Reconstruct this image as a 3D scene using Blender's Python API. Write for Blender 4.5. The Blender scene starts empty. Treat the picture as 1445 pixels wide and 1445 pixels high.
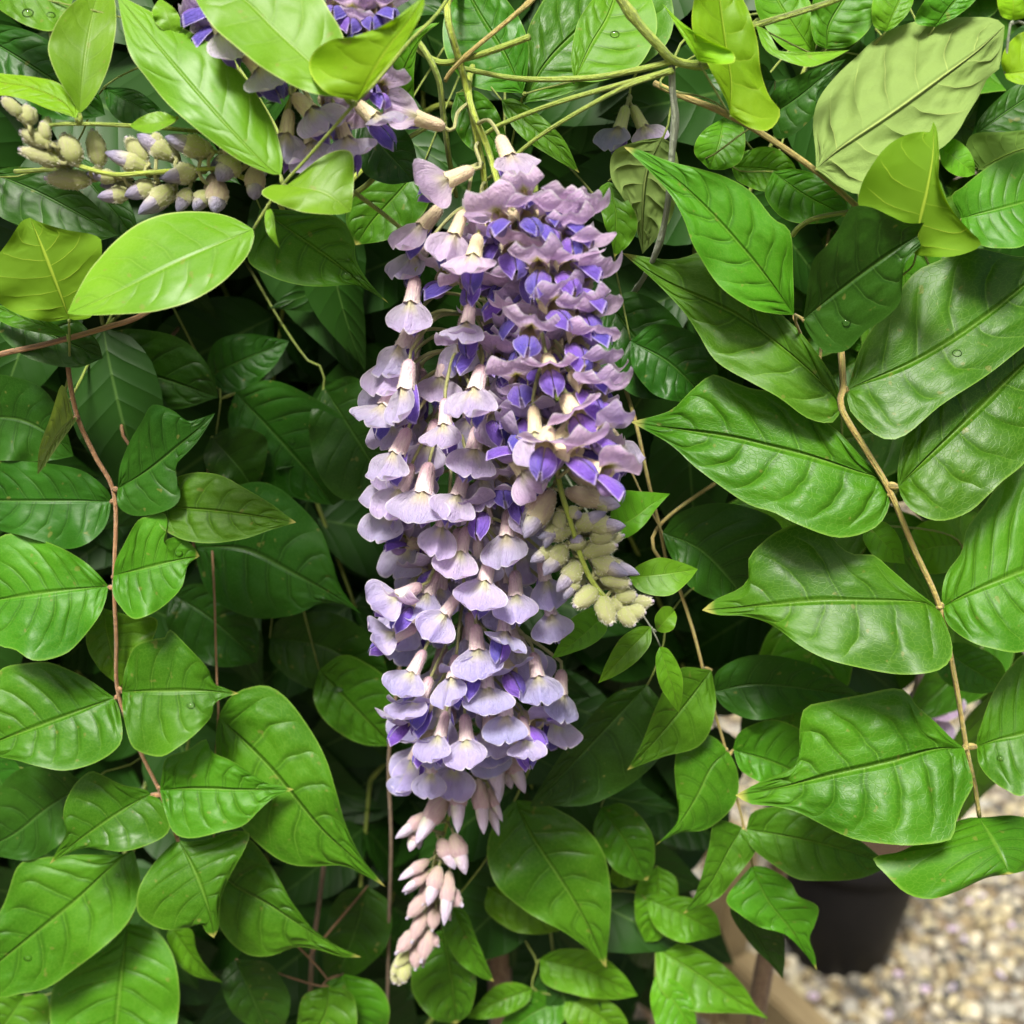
import bpy, math, random
import numpy as np
from mathutils import Vector, Matrix
from math import radians, sin, cos, tan, pi

scene = bpy.context.scene
COL = scene.collection
rng = random.Random(11)

# ------------------------------------------------------------------ camera
CAM = np.array((0.0, 0.0, 1.30))
PITCH = radians(-25)
HALF = tan(radians(22.5))
FWD = np.array((0, cos(PITCH), sin(PITCH)))
RIGHT = np.array((1.0, 0, 0))
UP = np.array((0, -sin(PITCH), cos(PITCH)))
VIEW = -FWD
WALL = 0.272            # world Y of the upright curtain of foliage
cd = bpy.data.cameras.new('camera')
cd.sensor_width = 36; cd.lens = 18 / HALF
cd.clip_start = 0.01; cd.clip_end = 500
cd.dof.use_dof = True; cd.dof.focus_distance = 0.280; cd.dof.aperture_fstop = 17.0
cam = bpy.data.objects.new('camera', cd); COL.objects.link(cam)
cam.location = CAM; cam.rotation_euler = (radians(90) + PITCH, 0, 0)
scene.camera = cam

# ------------------------------------------------------------------ light
SUN_EL, SUN_AZ = radians(63), radians(-165)      # behind and left of the camera, high
w = bpy.data.worlds.new('World'); scene.world = w; w.use_nodes = True
nt = w.node_tree; bg = nt.nodes['Background']
sky = nt.nodes.new('ShaderNodeTexSky'); sky.sky_type = 'NISHITA'; sky.sun_disc = False
sky.sun_elevation = SUN_EL; sky.sun_rotation = SUN_AZ
sky.air_density = 1.0; sky.dust_density = 8.0; sky.ozone_density = 0.0
nt.links.new(sky.outputs[0], bg.inputs[0]); bg.inputs[1].default_value = 0.05
sd = bpy.data.lights.new('sun', 'SUN'); sd.energy = 3.4; sd.angle = radians(15); sd.color = (1, .96, .9)
sun = bpy.data.objects.new('sun', sd); COL.objects.link(sun)
sv = Vector((sin(SUN_AZ) * cos(SUN_EL), cos(SUN_AZ) * cos(SUN_EL), sin(SUN_EL)))
sun.rotation_euler = sv.to_track_quat('Z', 'Y').to_euler()
scene.view_settings.view_transform = 'Standard'; scene.view_settings.look = 'None'
scene.view_settings.exposure = 1.2; scene.view_settings.gamma = 1
scene.view_settings.use_curve_mapping = False
cy = scene.cycles
cy.max_bounces = 4; cy.diffuse_bounces = 2; cy.glossy_bounces = 2; cy.transmission_bounces = 4; cy.transparent_max_bounces = 4
cy.use_adaptive_sampling = True; cy.adaptive_threshold = .025
cy.caustics_reflective = False; cy.caustics_refractive = False

# ------------------------------------------------------------------ places
S = 500 / 1445
REG = dict(A=(0, 0, S), B=(450, 0, S), C=(945, 0, S), D=(0, 450, S), E=(450, 400, S), F=(945, 450, S),
           G=(0, 945, S), H=(450, 945, S), I=(945, 945, S), X=(0, 0, 1), Q=(1200, 150, 245 / 1445))
def px(reg, p):
    a, b, s = REG[reg]
    return (a + p[0] * s, b + p[1] * s)
def ray(p):
    x = (p[0] - 722.5) / 722.5 * HALF; y = -(p[1] - 722.5) / 722.5 * HALF
    return FWD + x * RIGHT + y * UP
def at(p, off=0.0):
    """the point of the upright plane `off` metres behind the curtain seen at p"""
    r = ray(p)
    return CAM + r * ((WALL + off) / r[1])
def at_z(p, z):
    r = ray(p)
    return CAM + r * ((z - CAM[2]) / r[2])
def pxsize(P):
    return float(np.dot(P - CAM, FWD)) * 2 * HALF / 1445

# ------------------------------------------------------------------ mesh helpers
def link(name, me, parent=None, mat=None, inv=None):
    o = bpy.data.objects.new(name, me); COL.objects.link(o)
    if mat is not None and me is not None and not me.materials: me.materials.append(mat)
    if parent is not None:
        o.parent = parent
        if inv is not None: o.matrix_parent_inverse = inv
    return o
def mesh(name, V, F, uv=None, smooth=True):
    me = bpy.data.meshes.new(name)
    me.from_pydata([tuple(map(float, v)) for v in V], [], F)
    if uv is not None:
        l = me.uv_layers.new(name='UVMap')
        idx = np.empty(len(me.loops), dtype=np.int32); me.loops.foreach_get('vertex_index', idx)
        l.data.foreach_set('uv', np.asarray(uv, dtype=np.float32)[idx].ravel())
    if smooth: me.polygons.foreach_set('use_smooth', [True] * len(me.polygons))
    me.update()
    return me
def grid_faces(n, m, flip=False, base=0, close=False):
    F = []
    for i in range(n - 1):
        for j in range(m if close else m - 1):
            k = (j + 1) % m
            q = (base + i * m + j, base + i * m + k, base + (i + 1) * m + k, base + (i + 1) * m + j)
            F.append(q[::-1] if flip else q)
    return F
def crom(P, n):
    """resample a polyline as a Catmull-Rom curve, n points evenly along it"""
    P = np.asarray(P, float)
    if len(P) == 2:
        t = np.linspace(0, 1, n)[:, None]; return P[0] * (1 - t) + P[1] * t
    Q = np.vstack([2 * P[0] - P[1], P, 2 * P[-1] - P[-2]])
    out = []
    for i in range(1, len(Q) - 2):
        a, b, c, d = Q[i - 1:i + 3]
        for t in np.linspace(0, 1, 12, endpoint=False):
            out.append(0.5 * (2 * b + (c - a) * t + (2 * a - 5 * b + 4 * c - d) * t * t + (3 * b - a - 3 * c + d) * t ** 3))
    out.append(P[-1]); out = np.array(out)
    s = np.r_[0, np.cumsum(np.linalg.norm(np.diff(out, axis=0), axis=1))]
    u = np.linspace(0, s[-1], n)
    return np.stack([np.interp(u, s, out[:, k]) for k in range(out.shape[1])], 1)
def tube_data(P, R, sides=7, base=0):
    P = np.asarray(P, float); n = len(P)
    T = np.gradient(P, axis=0); T /= np.linalg.norm(T, axis=1)[:, None] + 1e-12
    a = np.array((0, 0, 1.0)) if abs(T[0][2]) < .9 else np.array((1.0, 0, 0))
    nrm = np.cross(T[0], a); nrm /= np.linalg.norm(nrm)
    V = []; UV = []; s = 0
    for i in range(n):
        if i: s += np.linalg.norm(P[i] - P[i - 1])
        nrm = nrm - T[i] * np.dot(nrm, T[i]); nrm /= np.linalg.norm(nrm) + 1e-12
        b = np.cross(T[i], nrm)
        for k in range(sides):
            f = 2 * pi * k / sides
            V.append(P[i] + R[i] * (cos(f) * nrm + sin(f) * b)); UV.append((k / sides, s * 100))
    F = grid_faces(n, sides, False, base, True)
    F.append(tuple(base + k for k in range(sides))[::-1]); F.append(tuple(base + (n - 1) * sides + k for k in range(sides)))
    return V, F, UV
def tubes(name, lst, sides=7):
    """one mesh of several joined tubes: [(points, radii)]"""
    V, F, U = [], [], []
    for P, R in lst:
        v, f, u = tube_data(P, R, sides, len(V)); V += v; F += f; U += u
    return mesh(name, V, F, U)
def ident(M): return M.inverted()
def empty(name, P, label, cat, group=None):
    o = bpy.data.objects.new(name, None); COL.objects.link(o); o.location = P; o.empty_display_size = .01
    tag(o, label, cat, group); return o
def tag(o, label, cat, group=None, kind=None):
    o['label'] = label; o['category'] = cat
    if group: o['group'] = group
    if kind: o['kind'] = kind
    return o
def tinv(P): return Matrix.Translation(Vector(P)).inverted()

# ------------------------------------------------------------------ materials
class NT:
    def __init__(s, name):
        s.m = bpy.data.materials.new(name); s.m.use_nodes = True; s.t = s.m.node_tree; s.t.nodes.clear()
        s.out = s.n('ShaderNodeOutputMaterial')
    def n(s, t, **k):
        x = s.t.nodes.new(t)
        for a, b in k.items(): setattr(x, a, b)
        return x
    def put(s, sock, v):
        if isinstance(v, bpy.types.NodeSocket): s.t.links.new(v, sock)
        elif isinstance(v, (tuple, list)) and len(v) == 3 and sock.type == 'RGBA': sock.default_value = (*v, 1)
        else: sock.default_value = v
    def ma(s, op, a, b=0.0, c=0.0):
        x = s.n('ShaderNodeMath', operation=op)
        s.put(x.inputs[0], a); s.put(x.inputs[1], b); s.put(x.inputs[2], c); return x.outputs[0]
    def ss(s, lo, hi, v, a=0.0, b=1.0):
        x = s.n('ShaderNodeMapRange', interpolation_type='SMOOTHSTEP')
        for i, q in enumerate((v, lo, hi, a, b)): s.put(x.inputs[i], q)
        return x.outputs[0]
    def mix(s, f, a, b, mode='MIX'):
        x = s.n('ShaderNodeMix', data_type='RGBA', blend_type=mode)
        s.put(x.inputs[0], f); s.put(x.inputs[6], a); s.put(x.inputs[7], b); return x.outputs[2]
    def noise(s, vec, scale, detail=2.0, rough=.5):
        x = s.n('ShaderNodeTexNoise'); s.put(x.inputs['Vector'], vec) if vec is not None else None
        x.inputs['Scale'].default_value = scale; x.inputs['Detail'].default_value = detail; x.inputs['Roughness'].default_value = rough
        return x.outputs[0]
    def uv(s):
        x = s.n('ShaderNodeUVMap'); x.uv_map = 'UVMap'
        sp = s.n('ShaderNodeSeparateXYZ'); s.t.links.new(x.outputs[0], sp.inputs[0])
        return x.outputs[0], sp.outputs[0], sp.outputs[1]
    def xyz(s, x, y, z=0.0):
        c = s.n('ShaderNodeCombineXYZ')
        for i, q in enumerate((x, y, z)): s.put(c.inputs[i], q)
        return c.outputs[0]
    def rand(s): return s.n('ShaderNodeObjectInfo').outputs['Random']
    def obj(s): return s.n('ShaderNodeTexCoord').outputs['Object']
    def bump(s, h, dist, strength=1.0, nrm=None):
        b = s.n('ShaderNodeBump'); s.put(b.inputs['Height'], h); b.inputs['Distance'].default_value = dist
        b.inputs['Strength'].default_value = strength
        if nrm is not None: s.put(b.inputs['Normal'], nrm)
        return b.outputs[0]
    def bsdf(s, col, rough, spec=.5, nrm=None, trans=0.0, tcol=None, sheen=0.0, coat=0.0):
        p = s.n('ShaderNodeBsdfPrincipled'); s.put(p.inputs['Base Color'], col); s.put(p.inputs['Roughness'], rough)
        s.put(p.inputs['Specular IOR Level'], spec)
        p.inputs['Sheen Weight'].default_value = sheen; p.inputs['Coat Weight'].default_value = coat
        if nrm is not None: s.put(p.inputs['Normal'], nrm)
        o = p.outputs[0]
        if trans:
            t = s.n('ShaderNodeBsdfTranslucent'); s.put(t.inputs[0], tcol if tcol is not None else col)
            if nrm is not None: s.put(t.inputs['Normal'], nrm)
            m = s.n('ShaderNodeMixShader'); m.inputs[0].default_value = trans
            s.t.links.new(o, m.inputs[1]); s.t.links.new(t.outputs[0], m.inputs[2]); o = m.outputs[0]
        s.t.links.new(o, s.out.inputs[0]); return s.m

def leaf_mat(name, c1, c2, under, vein, rough=.42, trans=.25, quilt=.00095, veinmix=.15, rim=.5, tipc=None, nv=8.0, spec=.24, net_=1.0, net=None, crease=.38):
    nk = .45 if net is None else net
    g = NT(name); uvv, u, v = g.uv()
    s2 = g.ma('MULTIPLY_ADD', v, 2.0, -1.0); s = g.ma('ABSOLUTE', s2)
    r = g.rand(); P = g.obj()
    seed = g.ma('MULTIPLY', r, 37.0)
    wob = g.noise(g.xyz(g.ma('MULTIPLY', u, 3.0), g.ma('MULTIPLY', s2, 1.2), seed), 2.0, 1.0)
    f = g.ma('SUBTRACT', u, g.ma('MULTIPLY', s, .10)); f = g.ma('SUBTRACT', f, g.ma('MULTIPLY', g.ma('POWER', s, 2.2), .10))
    f = g.ma('ADD', f, g.ma('MULTIPLY', wob, .045))
    f = g.ma('MULTIPLY', f, g.ma('MULTIPLY_ADD', r, 2.0, nv))
    f = g.ma('ADD', f, g.ma('MULTIPLY', g.ma('GREATER_THAN', v, .5), .42))
    fr = g.ma('ABSOLUTE', g.ma('MULTIPLY_ADD', g.ma('FRACT', f), 2.0, -1.0))     # 1 on a side vein
    fade = g.ma('MULTIPLY', g.ss(.97, .75, s), g.ss(.0, .08, u)); fade = g.ma('MULTIPLY', fade, g.ss(.97, .85, u))
    veinm = g.ma('MULTIPLY', g.ss(.93, 1.0, fr), g.ma('MULTIPLY', fade, g.ss(.30, .62, g.noise(P, 90.0, 1.0), .1, 1.2)))
    mid = g.ss(.035, .010, s)
    # fine net of veinlets
    vo = g.n('ShaderNodeTexVoronoi', feature='DISTANCE_TO_EDGE'); g.put(vo.inputs['Vector'], g.xyz(g.ma('MULTIPLY', u, 46.0), g.ma('MULTIPLY', f, 2.6), seed))
    g.put(vo.inputs['Vector'], g.xyz(g.ma('MULTIPLY', u, 40.0), g.ma('MULTIPLY', s2, 16.0), seed)); vo.inputs['Scale'].default_value = 1.0
    net = g.ss(.10, .0, vo.outputs['Distance'])
    big = g.noise(P, 28.0, 2.0)
    col = g.mix(g.ss(.32, .68, big), c1, c2)
    hv = g.n('ShaderNodeHueSaturation'); g.put(hv.inputs['Color'], col)
    g.put(hv.inputs['Hue'], g.ma('MULTIPLY_ADD', r, .018, .492)); g.put(hv.inputs['Value'], g.ma('MULTIPLY_ADD', r, .34, .85))
    col = hv.outputs[0]
    col = g.mix(g.ma('MULTIPLY', net, .30 * nk), col, vein)
    col = g.mix(g.ma('MULTIPLY', veinm, veinmix), col, vein)
    crs = g.ma('MULTIPLY', g.ma('MULTIPLY', g.ss(.62, .86, fr), g.ss(.99, .90, fr)), g.ma('MULTIPLY', fade, g.ss(.95, .2, s)))
    col = g.mix(g.ma('MULTIPLY', crs, crease), col, tuple(.42 * q for q in c1))
    col = g.mix(g.ma('MULTIPLY', mid, min(1, veinmix * 1.8)), col, vein)
    col = g.mix(g.ma('MULTIPLY', g.ss(.955, 1.0, s), rim), col, vein)
    if tipc: col = g.mix(g.ma('MULTIPLY', g.ss(.94, .985, u), .85), col, tipc)
    # small blemishes
    bl = g.noise(P, 420.0, 1.0); col = g.mix(g.ma('MULTIPLY', g.ss(.70, .76, bl), .35), col, (.22, .20, .05))
    back = g.n('ShaderNodeNewGeometry').outputs['Backfacing']
    ucol = g.mix(g.ma('MAXIMUM', g.ma('MULTIPLY', veinm, .5), g.ma('MULTIPLY', mid, .8)), g.mix(big, under, tuple(.82 * q for q in under)), vein)
    colf = g.mix(back, col, ucol)
    q = g.ma('SUBTRACT', 1.0, g.ma('POWER', fr, 3.0)); q = g.ma('MULTIPLY', q, fade); q = g.ma('MULTIPLY', q, g.ss(.25, .65, wob, .35, 1.15))
    q = g.ma('MULTIPLY', q, g.ma('POWER', g.ma('ABSOLUTE', g.ma('SINE', g.ma('MULTIPLY', g.ss(0, 1, s), 3.1))), .6))
    h = g.ma('SUBTRACT', q, g.ma('MULTIPLY', g.ss(.07, .0, s), .9))
    h = g.ma('ADD', h, g.ma('MULTIPLY', net, -.05 * nk))
    h = g.ma('ADD', h, g.ma('MULTIPLY', g.noise(P, 170.0, 1.0), .5))
    qa = g.n('ShaderNodeAttribute', attribute_type='OBJECT', attribute_name='quilt').outputs['Fac']
    nr = g.bump(h, quilt); bn = nr.node; g.put(bn.inputs['Distance'], g.ma('MULTIPLY', qa, quilt))
    rg = g.ma('MULTIPLY_ADD', big, .30, rough - .15)
    rg = g.mix(back, rg, (.75, .75, .75))
    tcol = g.mix(.55, colf, (.30, .55, .02), 'MULTIPLY'); tcol = g.mix(1.0, colf, (1.6, 1.5, .6), 'MULTIPLY')
    return g.bsdf(colf, rg, spec, nr, trans, tcol)

M = {}
M['mature'] = leaf_mat('mature leaf', (.034, .128, .004), (.062, .195, .006), (.10, .20, .035), (.20, .36, .05), tipc=(.42, .40, .10), nv=6.5)
M['deep'] = leaf_mat('shaded deep green leaf', (.013, .060, .003), (.023, .090, .004), (.07, .14, .03), (.08, .18, .03), quilt=.0007, rough=.42, veinmix=.25, rim=.15, nv=6.5, trans=.15)  # dark green leaves, with the colour lowered further to imitate shade in the hollow
M['mid'] = leaf_mat('mid green leaf', (.070, .205, .006), (.105, .27, .008), (.14, .27, .04), (.26, .42, .06), rough=.45, trans=.3, nv=6.5)
M['small'] = leaf_mat('fresh small leaf', (.070, .205, .006), (.105, .27, .008), (.14, .27, .04), (.26, .42, .06), rough=.45, trans=.3, nv=5.0, quilt=.00035)
M['young'] = leaf_mat('young leaf', (.095, .225, .008), (.15, .305, .012), (.22, .36, .05), (.36, .48, .14), rough=.42, trans=.3, quilt=.00026, veinmix=.10, rim=.95, nv=5.5, net=.25, crease=.14)
M['lime'] = leaf_mat('lime young leaf', (.15, .33, .006), (.21, .40, .008), (.14, .29, .008), (.40, .54, .05), rough=.5, trans=.4, quilt=.0006, veinmix=.24, rim=.7, nv=5.5, net=.25, crease=.12)
M['pale'] = leaf_mat('pale backed leaf', (.10, .24, .015), (.13, .28, .02), (.205, .315, .075), (.36, .47, .13), rough=.6, trans=.2, quilt=.0020, veinmix=.4, rim=.4, nv=6.0)

def shade_mat(name, c1, c2):
    g = NT(name); uvv, u, v = g.uv(); s = g.ma('ABSOLUTE', g.ma('MULTIPLY_ADD', v, 2.0, -1.0))
    f = g.ma('MULTIPLY', g.ma('SUBTRACT', u, g.ma('MULTIPLY', s, .18)), 8.0); fr = g.ma('ABSOLUTE', g.ma('MULTIPLY_ADD', g.ma('FRACT', f), 2.0, -1.0))
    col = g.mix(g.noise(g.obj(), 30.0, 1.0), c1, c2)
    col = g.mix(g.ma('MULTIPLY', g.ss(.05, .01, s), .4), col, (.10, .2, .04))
    return g.bsdf(col, .5, .25, g.bump(g.ma('SUBTRACT', g.ma('POWER', fr, 3.0), 0.0), .0002), .12, None)
M['shade'] = shade_mat('shaded inner leaf', (.009, .042, .003), (.017, .066, .004))  # green darkened to paint the shade inside the vine into the leaves
def stem_mat(name, c1, c2, rough=.55):
    g = NT(name); uvv, u, v = g.uv(); P = g.obj()
    n = g.noise(g.xyz(g.ma('MULTIPLY', u, 6.0), g.ma('MULTIPLY', v, 1.2)), 2.0, 3.0)
    n2 = g.noise(P, 900.0, 2.0)
    col = g.mix(g.ss(.3, .7, n), c1, c2)
    return g.bsdf(col, rough, .4, g.bump(g.ma('ADD', n2, g.ma('MULTIPLY', n, 2.0)), .0004), 0, None, .15)
M['stem_green'] = stem_mat('green stem', (.20, .30, .035), (.29, .36, .05))
M['stem_tan'] = stem_mat('tan stem', (.42, .29, .09), (.33, .32, .08))
M['stem_brown'] = stem_mat('brown stem', (.30, .14, .06), (.36, .22, .10))
M['stem_grey'] = stem_mat('silver grey stem', (.34, .38, .28), (.24, .30, .18), .75)
M['bark'] = stem_mat('woody bark', (.16, .10, .06), (.24, .17, .10), .8)
M['axis'] = stem_mat('raceme axis', (.36, .44, .04), (.30, .40, .06))
M['pedicel'] = stem_mat('pedicel', (.42, .44, .14), (.36, .36, .16))

def petal_mat(name, base, edge, claw, streak, trans=.54, rim=(.88, .85, .90), inner=None, guide=(.42, .40, .05)):
    g = NT(name); uvv, u, v = g.uv(); s2 = g.ma('MULTIPLY_ADD', v, 2.0, -1.0); s = g.ma('ABSOLUTE', s2)
    r = g.rand(); seed = g.ma('MULTIPLY', r, 51.0); P = g.obj()
    n = g.noise(g.xyz(g.ma('MULTIPLY', s2, 16.0), g.ma('MULTIPLY', u, 1.3), seed), 2.2, 3.0)
    big = g.noise(g.xyz(u, s2, seed), 2.2, 2.0)
    back = g.n('ShaderNodeNewGeometry').outputs['Backfacing']
    col = g.mix(g.ss(.15, .95, u), base, edge)
    col = g.mix(g.ma('MULTIPLY', g.ss(.35, .7, big), .5), col, g.mix(.5, col, streak))
    if inner: col = g.mix(g.ma('MULTIPLY', back, .75), col, inner)
    col = g.mix(g.ma('MULTIPLY', g.ss(.48, .70, n), .42), col, streak)
    cm = g.ma('MULTIPLY', g.ss(.58, .15, u), g.ss(.60, .15, s))
    col = g.mix(cm, col, g.mix(back, claw, guide))
    edgem = g.ma('MAXIMUM', g.ss(.93, 1.0, s), g.ss(.94, 1.0, u))
    col = g.mix(g.ma('MULTIPLY', edgem, .85), col, rim)
    sp = g.noise(g.xyz(g.ma('MULTIPLY', s2, 7.0), g.ma('MULTIPLY', u, 6.0), seed), 2.0, 1.0)
    col = g.mix(g.ma('MULTIPLY', g.ss(.73, .78, sp), .5), col, (.36, .26, .16))
    hv = g.n('ShaderNodeHueSaturation'); g.put(hv.inputs['Color'], col)
    g.put(hv.inputs['Hue'], g.ma('MULTIPLY_ADD', r, .035, .482)); g.put(hv.inputs['Value'], g.ma('MULTIPLY_ADD', r, .16, .90))
    h = g.ma('ADD', g.ma('MULTIPLY', n, .6), g.noise(g.xyz(g.ma('MULTIPLY', s2, 5.0), g.ma('MULTIPLY', u, 5.0), seed), 1.5, 2.0))
    return g.bsdf(hv.outputs[0], .55, .3, g.bump(h, .0005), trans, None, .25)
M['banner'] = petal_mat('pale lilac banner', (.72, .67, .76), (.60, .53, .80), (.86, .82, .48), (.58, .42, .74), inner=(.72, .54, .80))
M['banner_pink'] = petal_mat('pink lilac banner', (.82, .70, .83), (.74, .60, .86), (.84, .78, .55), (.56, .36, .66), inner=(.88, .66, .90))
M['banner_blue'] = petal_mat('blue lilac banner', (.67, .64, .80), (.52, .49, .84), (.86, .84, .50), (.52, .42, .78), inner=(.62, .50, .86))
M['wing'] = petal_mat('violet wing', (.20, .10, .50), (.16, .09, .52), (.30, .18, .50), (.08, .04, .34), .25, rim=(.60, .50, .84))
M['keel'] = petal_mat('lilac keel', (.46, .30, .66), (.54, .38, .72), (.6, .5, .6), (.3, .16, .55), .25, rim=(.7, .6, .85))
M['budtip'] = petal_mat('slate lilac bud', (.40, .36, .46), (.27, .26, .42), (.6, .58, .40), (.18, .16, .28), .15, rim=(.5, .48, .62))
M['budpale'] = petal_mat('pale bud', (.72, .60, .70), (.70, .66, .86), (.8, .8, .6), (.55, .40, .6), .25)
def calyx_mat(name, a, b, streak):
    g = NT(name); uvv, u, v = g.uv(); r = g.rand(); P = g.obj()
    n = g.noise(g.xyz(g.ma('MULTIPLY', v, 14.0), g.ma('MULTIPLY', u, 2.0), g.ma('MULTIPLY', r, 30.0)), 2.0, 3.0)
    col = g.mix(u, a, b); col = g.mix(g.ma('MULTIPLY', g.ss(.42, .7, n), .55), col, streak)
    return g.bsdf(col, .7, .25, g.bump(g.ma('ADD', n, g.noise(P, 1800.0, 2.0)), .0003), .12, None, .15)
M['calyx_mauve'] = calyx_mat('mauve calyx', (.50, .28, .36), (.76, .66, .60), (.54, .30, .42))
M['calyx_cream'] = calyx_mat('cream calyx', (.60, .44, .30), (.80, .72, .42), (.60, .42, .34))
M['calyx_green'] = calyx_mat('green calyx', (.48, .58, .10), (.76, .78, .38), (.64, .58, .40))
M['calyx_pink'] = calyx_mat('pink calyx', (.66, .56, .36), (.78, .54, .60), (.64, .36, .44))
g = NT('fuzz'); M['fuzz'] = g.bsdf((.88, .86, .70), .6, .3, None, .4)
# ------------------------------------------------------------------ leaflets
LEAF_GRID = {}
def leaf_mesh(key, reg, base, tip, mid, L, R, o=0.0, up=.35, rt=0.0, fold=1.2, arch=2.0, wave=.9, curl=0.0, under=False, seed=None, nu=34, nv=7):
    """a leaflet from the run of its margins and midrib; o cm behind the curtain at its base,
    tilted to face the sky by `up` and to the right by `rt`, margins raised by fold mm, middle by arch mm"""
    rg = random.Random(hash(key) % 9973 if seed is None else seed)
    rg = random.Random(sum(ord(c) * (i + 3) for i, c in enumerate(key)))
    c = lambda P: [px(reg, p) for p in P]
    b, t = px(reg, base), px(reg, tip)
    Mi = crom([b] + c(mid) + [t], nu); Le = crom([b] + c(L) + [t], nu); Ri = crom([b] + c(R) + [t], nu)
    for E_ in (Le, Ri):
        w1, w2, a1, a2 = rg.uniform(9, 14), rg.uniform(20, 30), rg.uniform(0, 6.3), rg.uniform(0, 6.3)
        tt_ = np.linspace(0, 1, nu); j_ = (np.sin(w1 * tt_ + a1) * .010 + np.sin(w2 * tt_ + a2) * .006) * np.sin(pi * tt_)
        E_ += (E_ - Mi) * j_[:, None]
    k = .000172
    ph = [rg.uniform(0, 6.28) for _ in range(4)]; fr = [rg.uniform(1.6, 3.2) for _ in range(2)]
    vs = [j / nv for j in range(-nv, nv + 1)]
    V = []; UV = []
    for i in range(nu):
        tt = i / (nu - 1)
        for v in vs:
            a = abs(v)
            E = Le[i] if v < 0 else Ri[i]
            p = Mi[i] * (1 - a) + E * a
            d = o * .01 - up * k * (p[1] - b[1]) - rt * k * (p[0] - b[0])
            hw = np.linalg.norm(E - Mi[i]) * k
            env = min(1, hw / .006)
            d -= fold * .001 * a ** 1.3 * env
            d -= arch * .001 * 4 * tt * (1 - tt)
            q = 0 if v < 0 else 1
            d += wave * .001 * a * a * env * (sin(fr[q] * 6.28 * tt + ph[q]) + .5 * sin(fr[1 - q] * 11 * tt + ph[2 + q]))
            d += curl * .001 * tt ** 3
            V.append(at(p, d)); UV.append((tt, (v + 1) / 2))
    m = len(vs)
    F = grid_faces(nu, m)
    P0, P1, P2 = V[(nu // 2) * m + nv - 2], V[(nu // 2) * m + nv + 2], V[(nu // 2 + 2) * m + nv]
    facing = np.dot(np.cross(P1 - P0, P2 - P0), CAM - P0) > 0      # winding of (j+1, i+1)
    want = not under
    if facing != want: F = [f[::-1] for f in F]
    LEAF_GRID[key] = (V, m, nu, nv)
    return mesh('leaflet', V, F, UV), V[nv]

LV = {}
def lf(key, mat, reg, base, tip, mid, L, R, **k): LV[key] = (mat, reg, base, tip, mid, L, R, k)

# --- young spray, upper left, in front
lf('A1', 'young', 'A', (1145, 712), (478, -22), [(1090, 680), (950, 540), (800, 370), (640, 180)],
   [(1090, 705), (960, 645), (820, 540), (690, 430), (590, 310), (530, 220), (500, 100)],
   [(1152, 640), (1112, 500), (1040, 370), (960, 270), (860, 180), (740, 110), (640, 60), (560, 18)], o=-2.2, up=.55, rt=-.1, fold=-1.0, arch=3)
lf('A2', 'young', 'A', (1032, 935), (275, 1278), [(880, 1000), (700, 1080), (500, 1180), (380, 1235)],
   [(1000, 915), (940, 885), (850, 865), (740, 862), (640, 880), (550, 920), (470, 985), (410, 1050), (360, 1110), (310, 1200)],
   [(1036, 970), (1010, 1040), (950, 1110), (870, 1180), (770, 1230), (650, 1265), (520, 1280), (400, 1285), (310, 1284)], o=-2.3, up=.75, rt=.1, fold=-.8, arch=2.5, wave=.5)
lf('A7', 'young', 'A', (1170, 755), (1432, 862), [(1230, 765), (1330, 790)],
   [(1190, 740), (1250, 685), (1330, 630), (1400, 612), (1440, 640), (1442, 760)],
   [(1110, 755), (1065, 785), (1100, 815), (1180, 850), (1280, 870), (1380, 874)], o=-2.3, up=.6, fold=1.0)
lf('A8', 'young', 'A', (1400, 390), (770, -60), [(1280, 270), (1120, 120), (1000, 0), (900, -50)],
   [(1330, 392), (1230, 365), (1130, 315), (1030, 245), (940, 170), (870, 110), (815, 30)],
   [(1432, 330), (1422, 240), (1395, 130), (1350, 50), (1290, -30), (1150, -90), (950, -100)], o=-2.6, up=.6, rt=-.1, fold=.8)
lf('A9', 'lime', 'B', (155, 412), (425, -15), [(190, 345), (280, 200), (370, 80)],
   [(60, 392), (0, 350), (-35, 290), (-25, 220), (40, 165), (140, 148), (250, 110), (330, 60)],
   [(192, 372), (252, 300), (332, 200), (402, 90), (430, 20)], o=-2.9, up=.2, rt=.35, fold=2.0)
lf('A9b', 'young', 'A', (1095, 838), (1142, 1015), [(1115, 920)], [(1080, 880), (1090, 950)], [(1118, 880), (1125, 950)], o=-2.1)
# --- young pair at the far left over the bud cluster
lf('A3', 'young', 'A', (325, 462), (400, -40), [(335, 330), (355, 180), (378, 60)],
   [(300, 420), (250, 340), (210, 260), (195, 190), (215, 120), (260, 50), (320, -5)],
   [(360, 430), (410, 350), (450, 250), (468, 150), (473, 60), (460, -20)], o=-1.3, up=.5, rt=-.15, fold=2.0, wave=.5)
lf('A4', 'lime', 'A', (310, 482), (-90, 320), [(250, 410), (120, 355), (0, 335)],
   [(322, 440), (290, 380), (230, 335), (150, 315), (60, 305), (-40, 298)],
   [(270, 467), (200, 445), (120, 412), (40, 392), (-40, 380)], o=-1.4, up=.9, fold=.5)
lf('A11', 'young', 'A', (722, 480), (528, 512), [(640, 500)], [(650, 455), (580, 475)], [(705, 502), (620, 542), (560, 532)], o=-1.5, up=.7)
lf('A10', 'young', 'A', (700, 150), (652, -8), [(685, 70)], [(640, 100), (620, 45)], [(745, 115), (715, 40)], o=-.6, up=.4)
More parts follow.
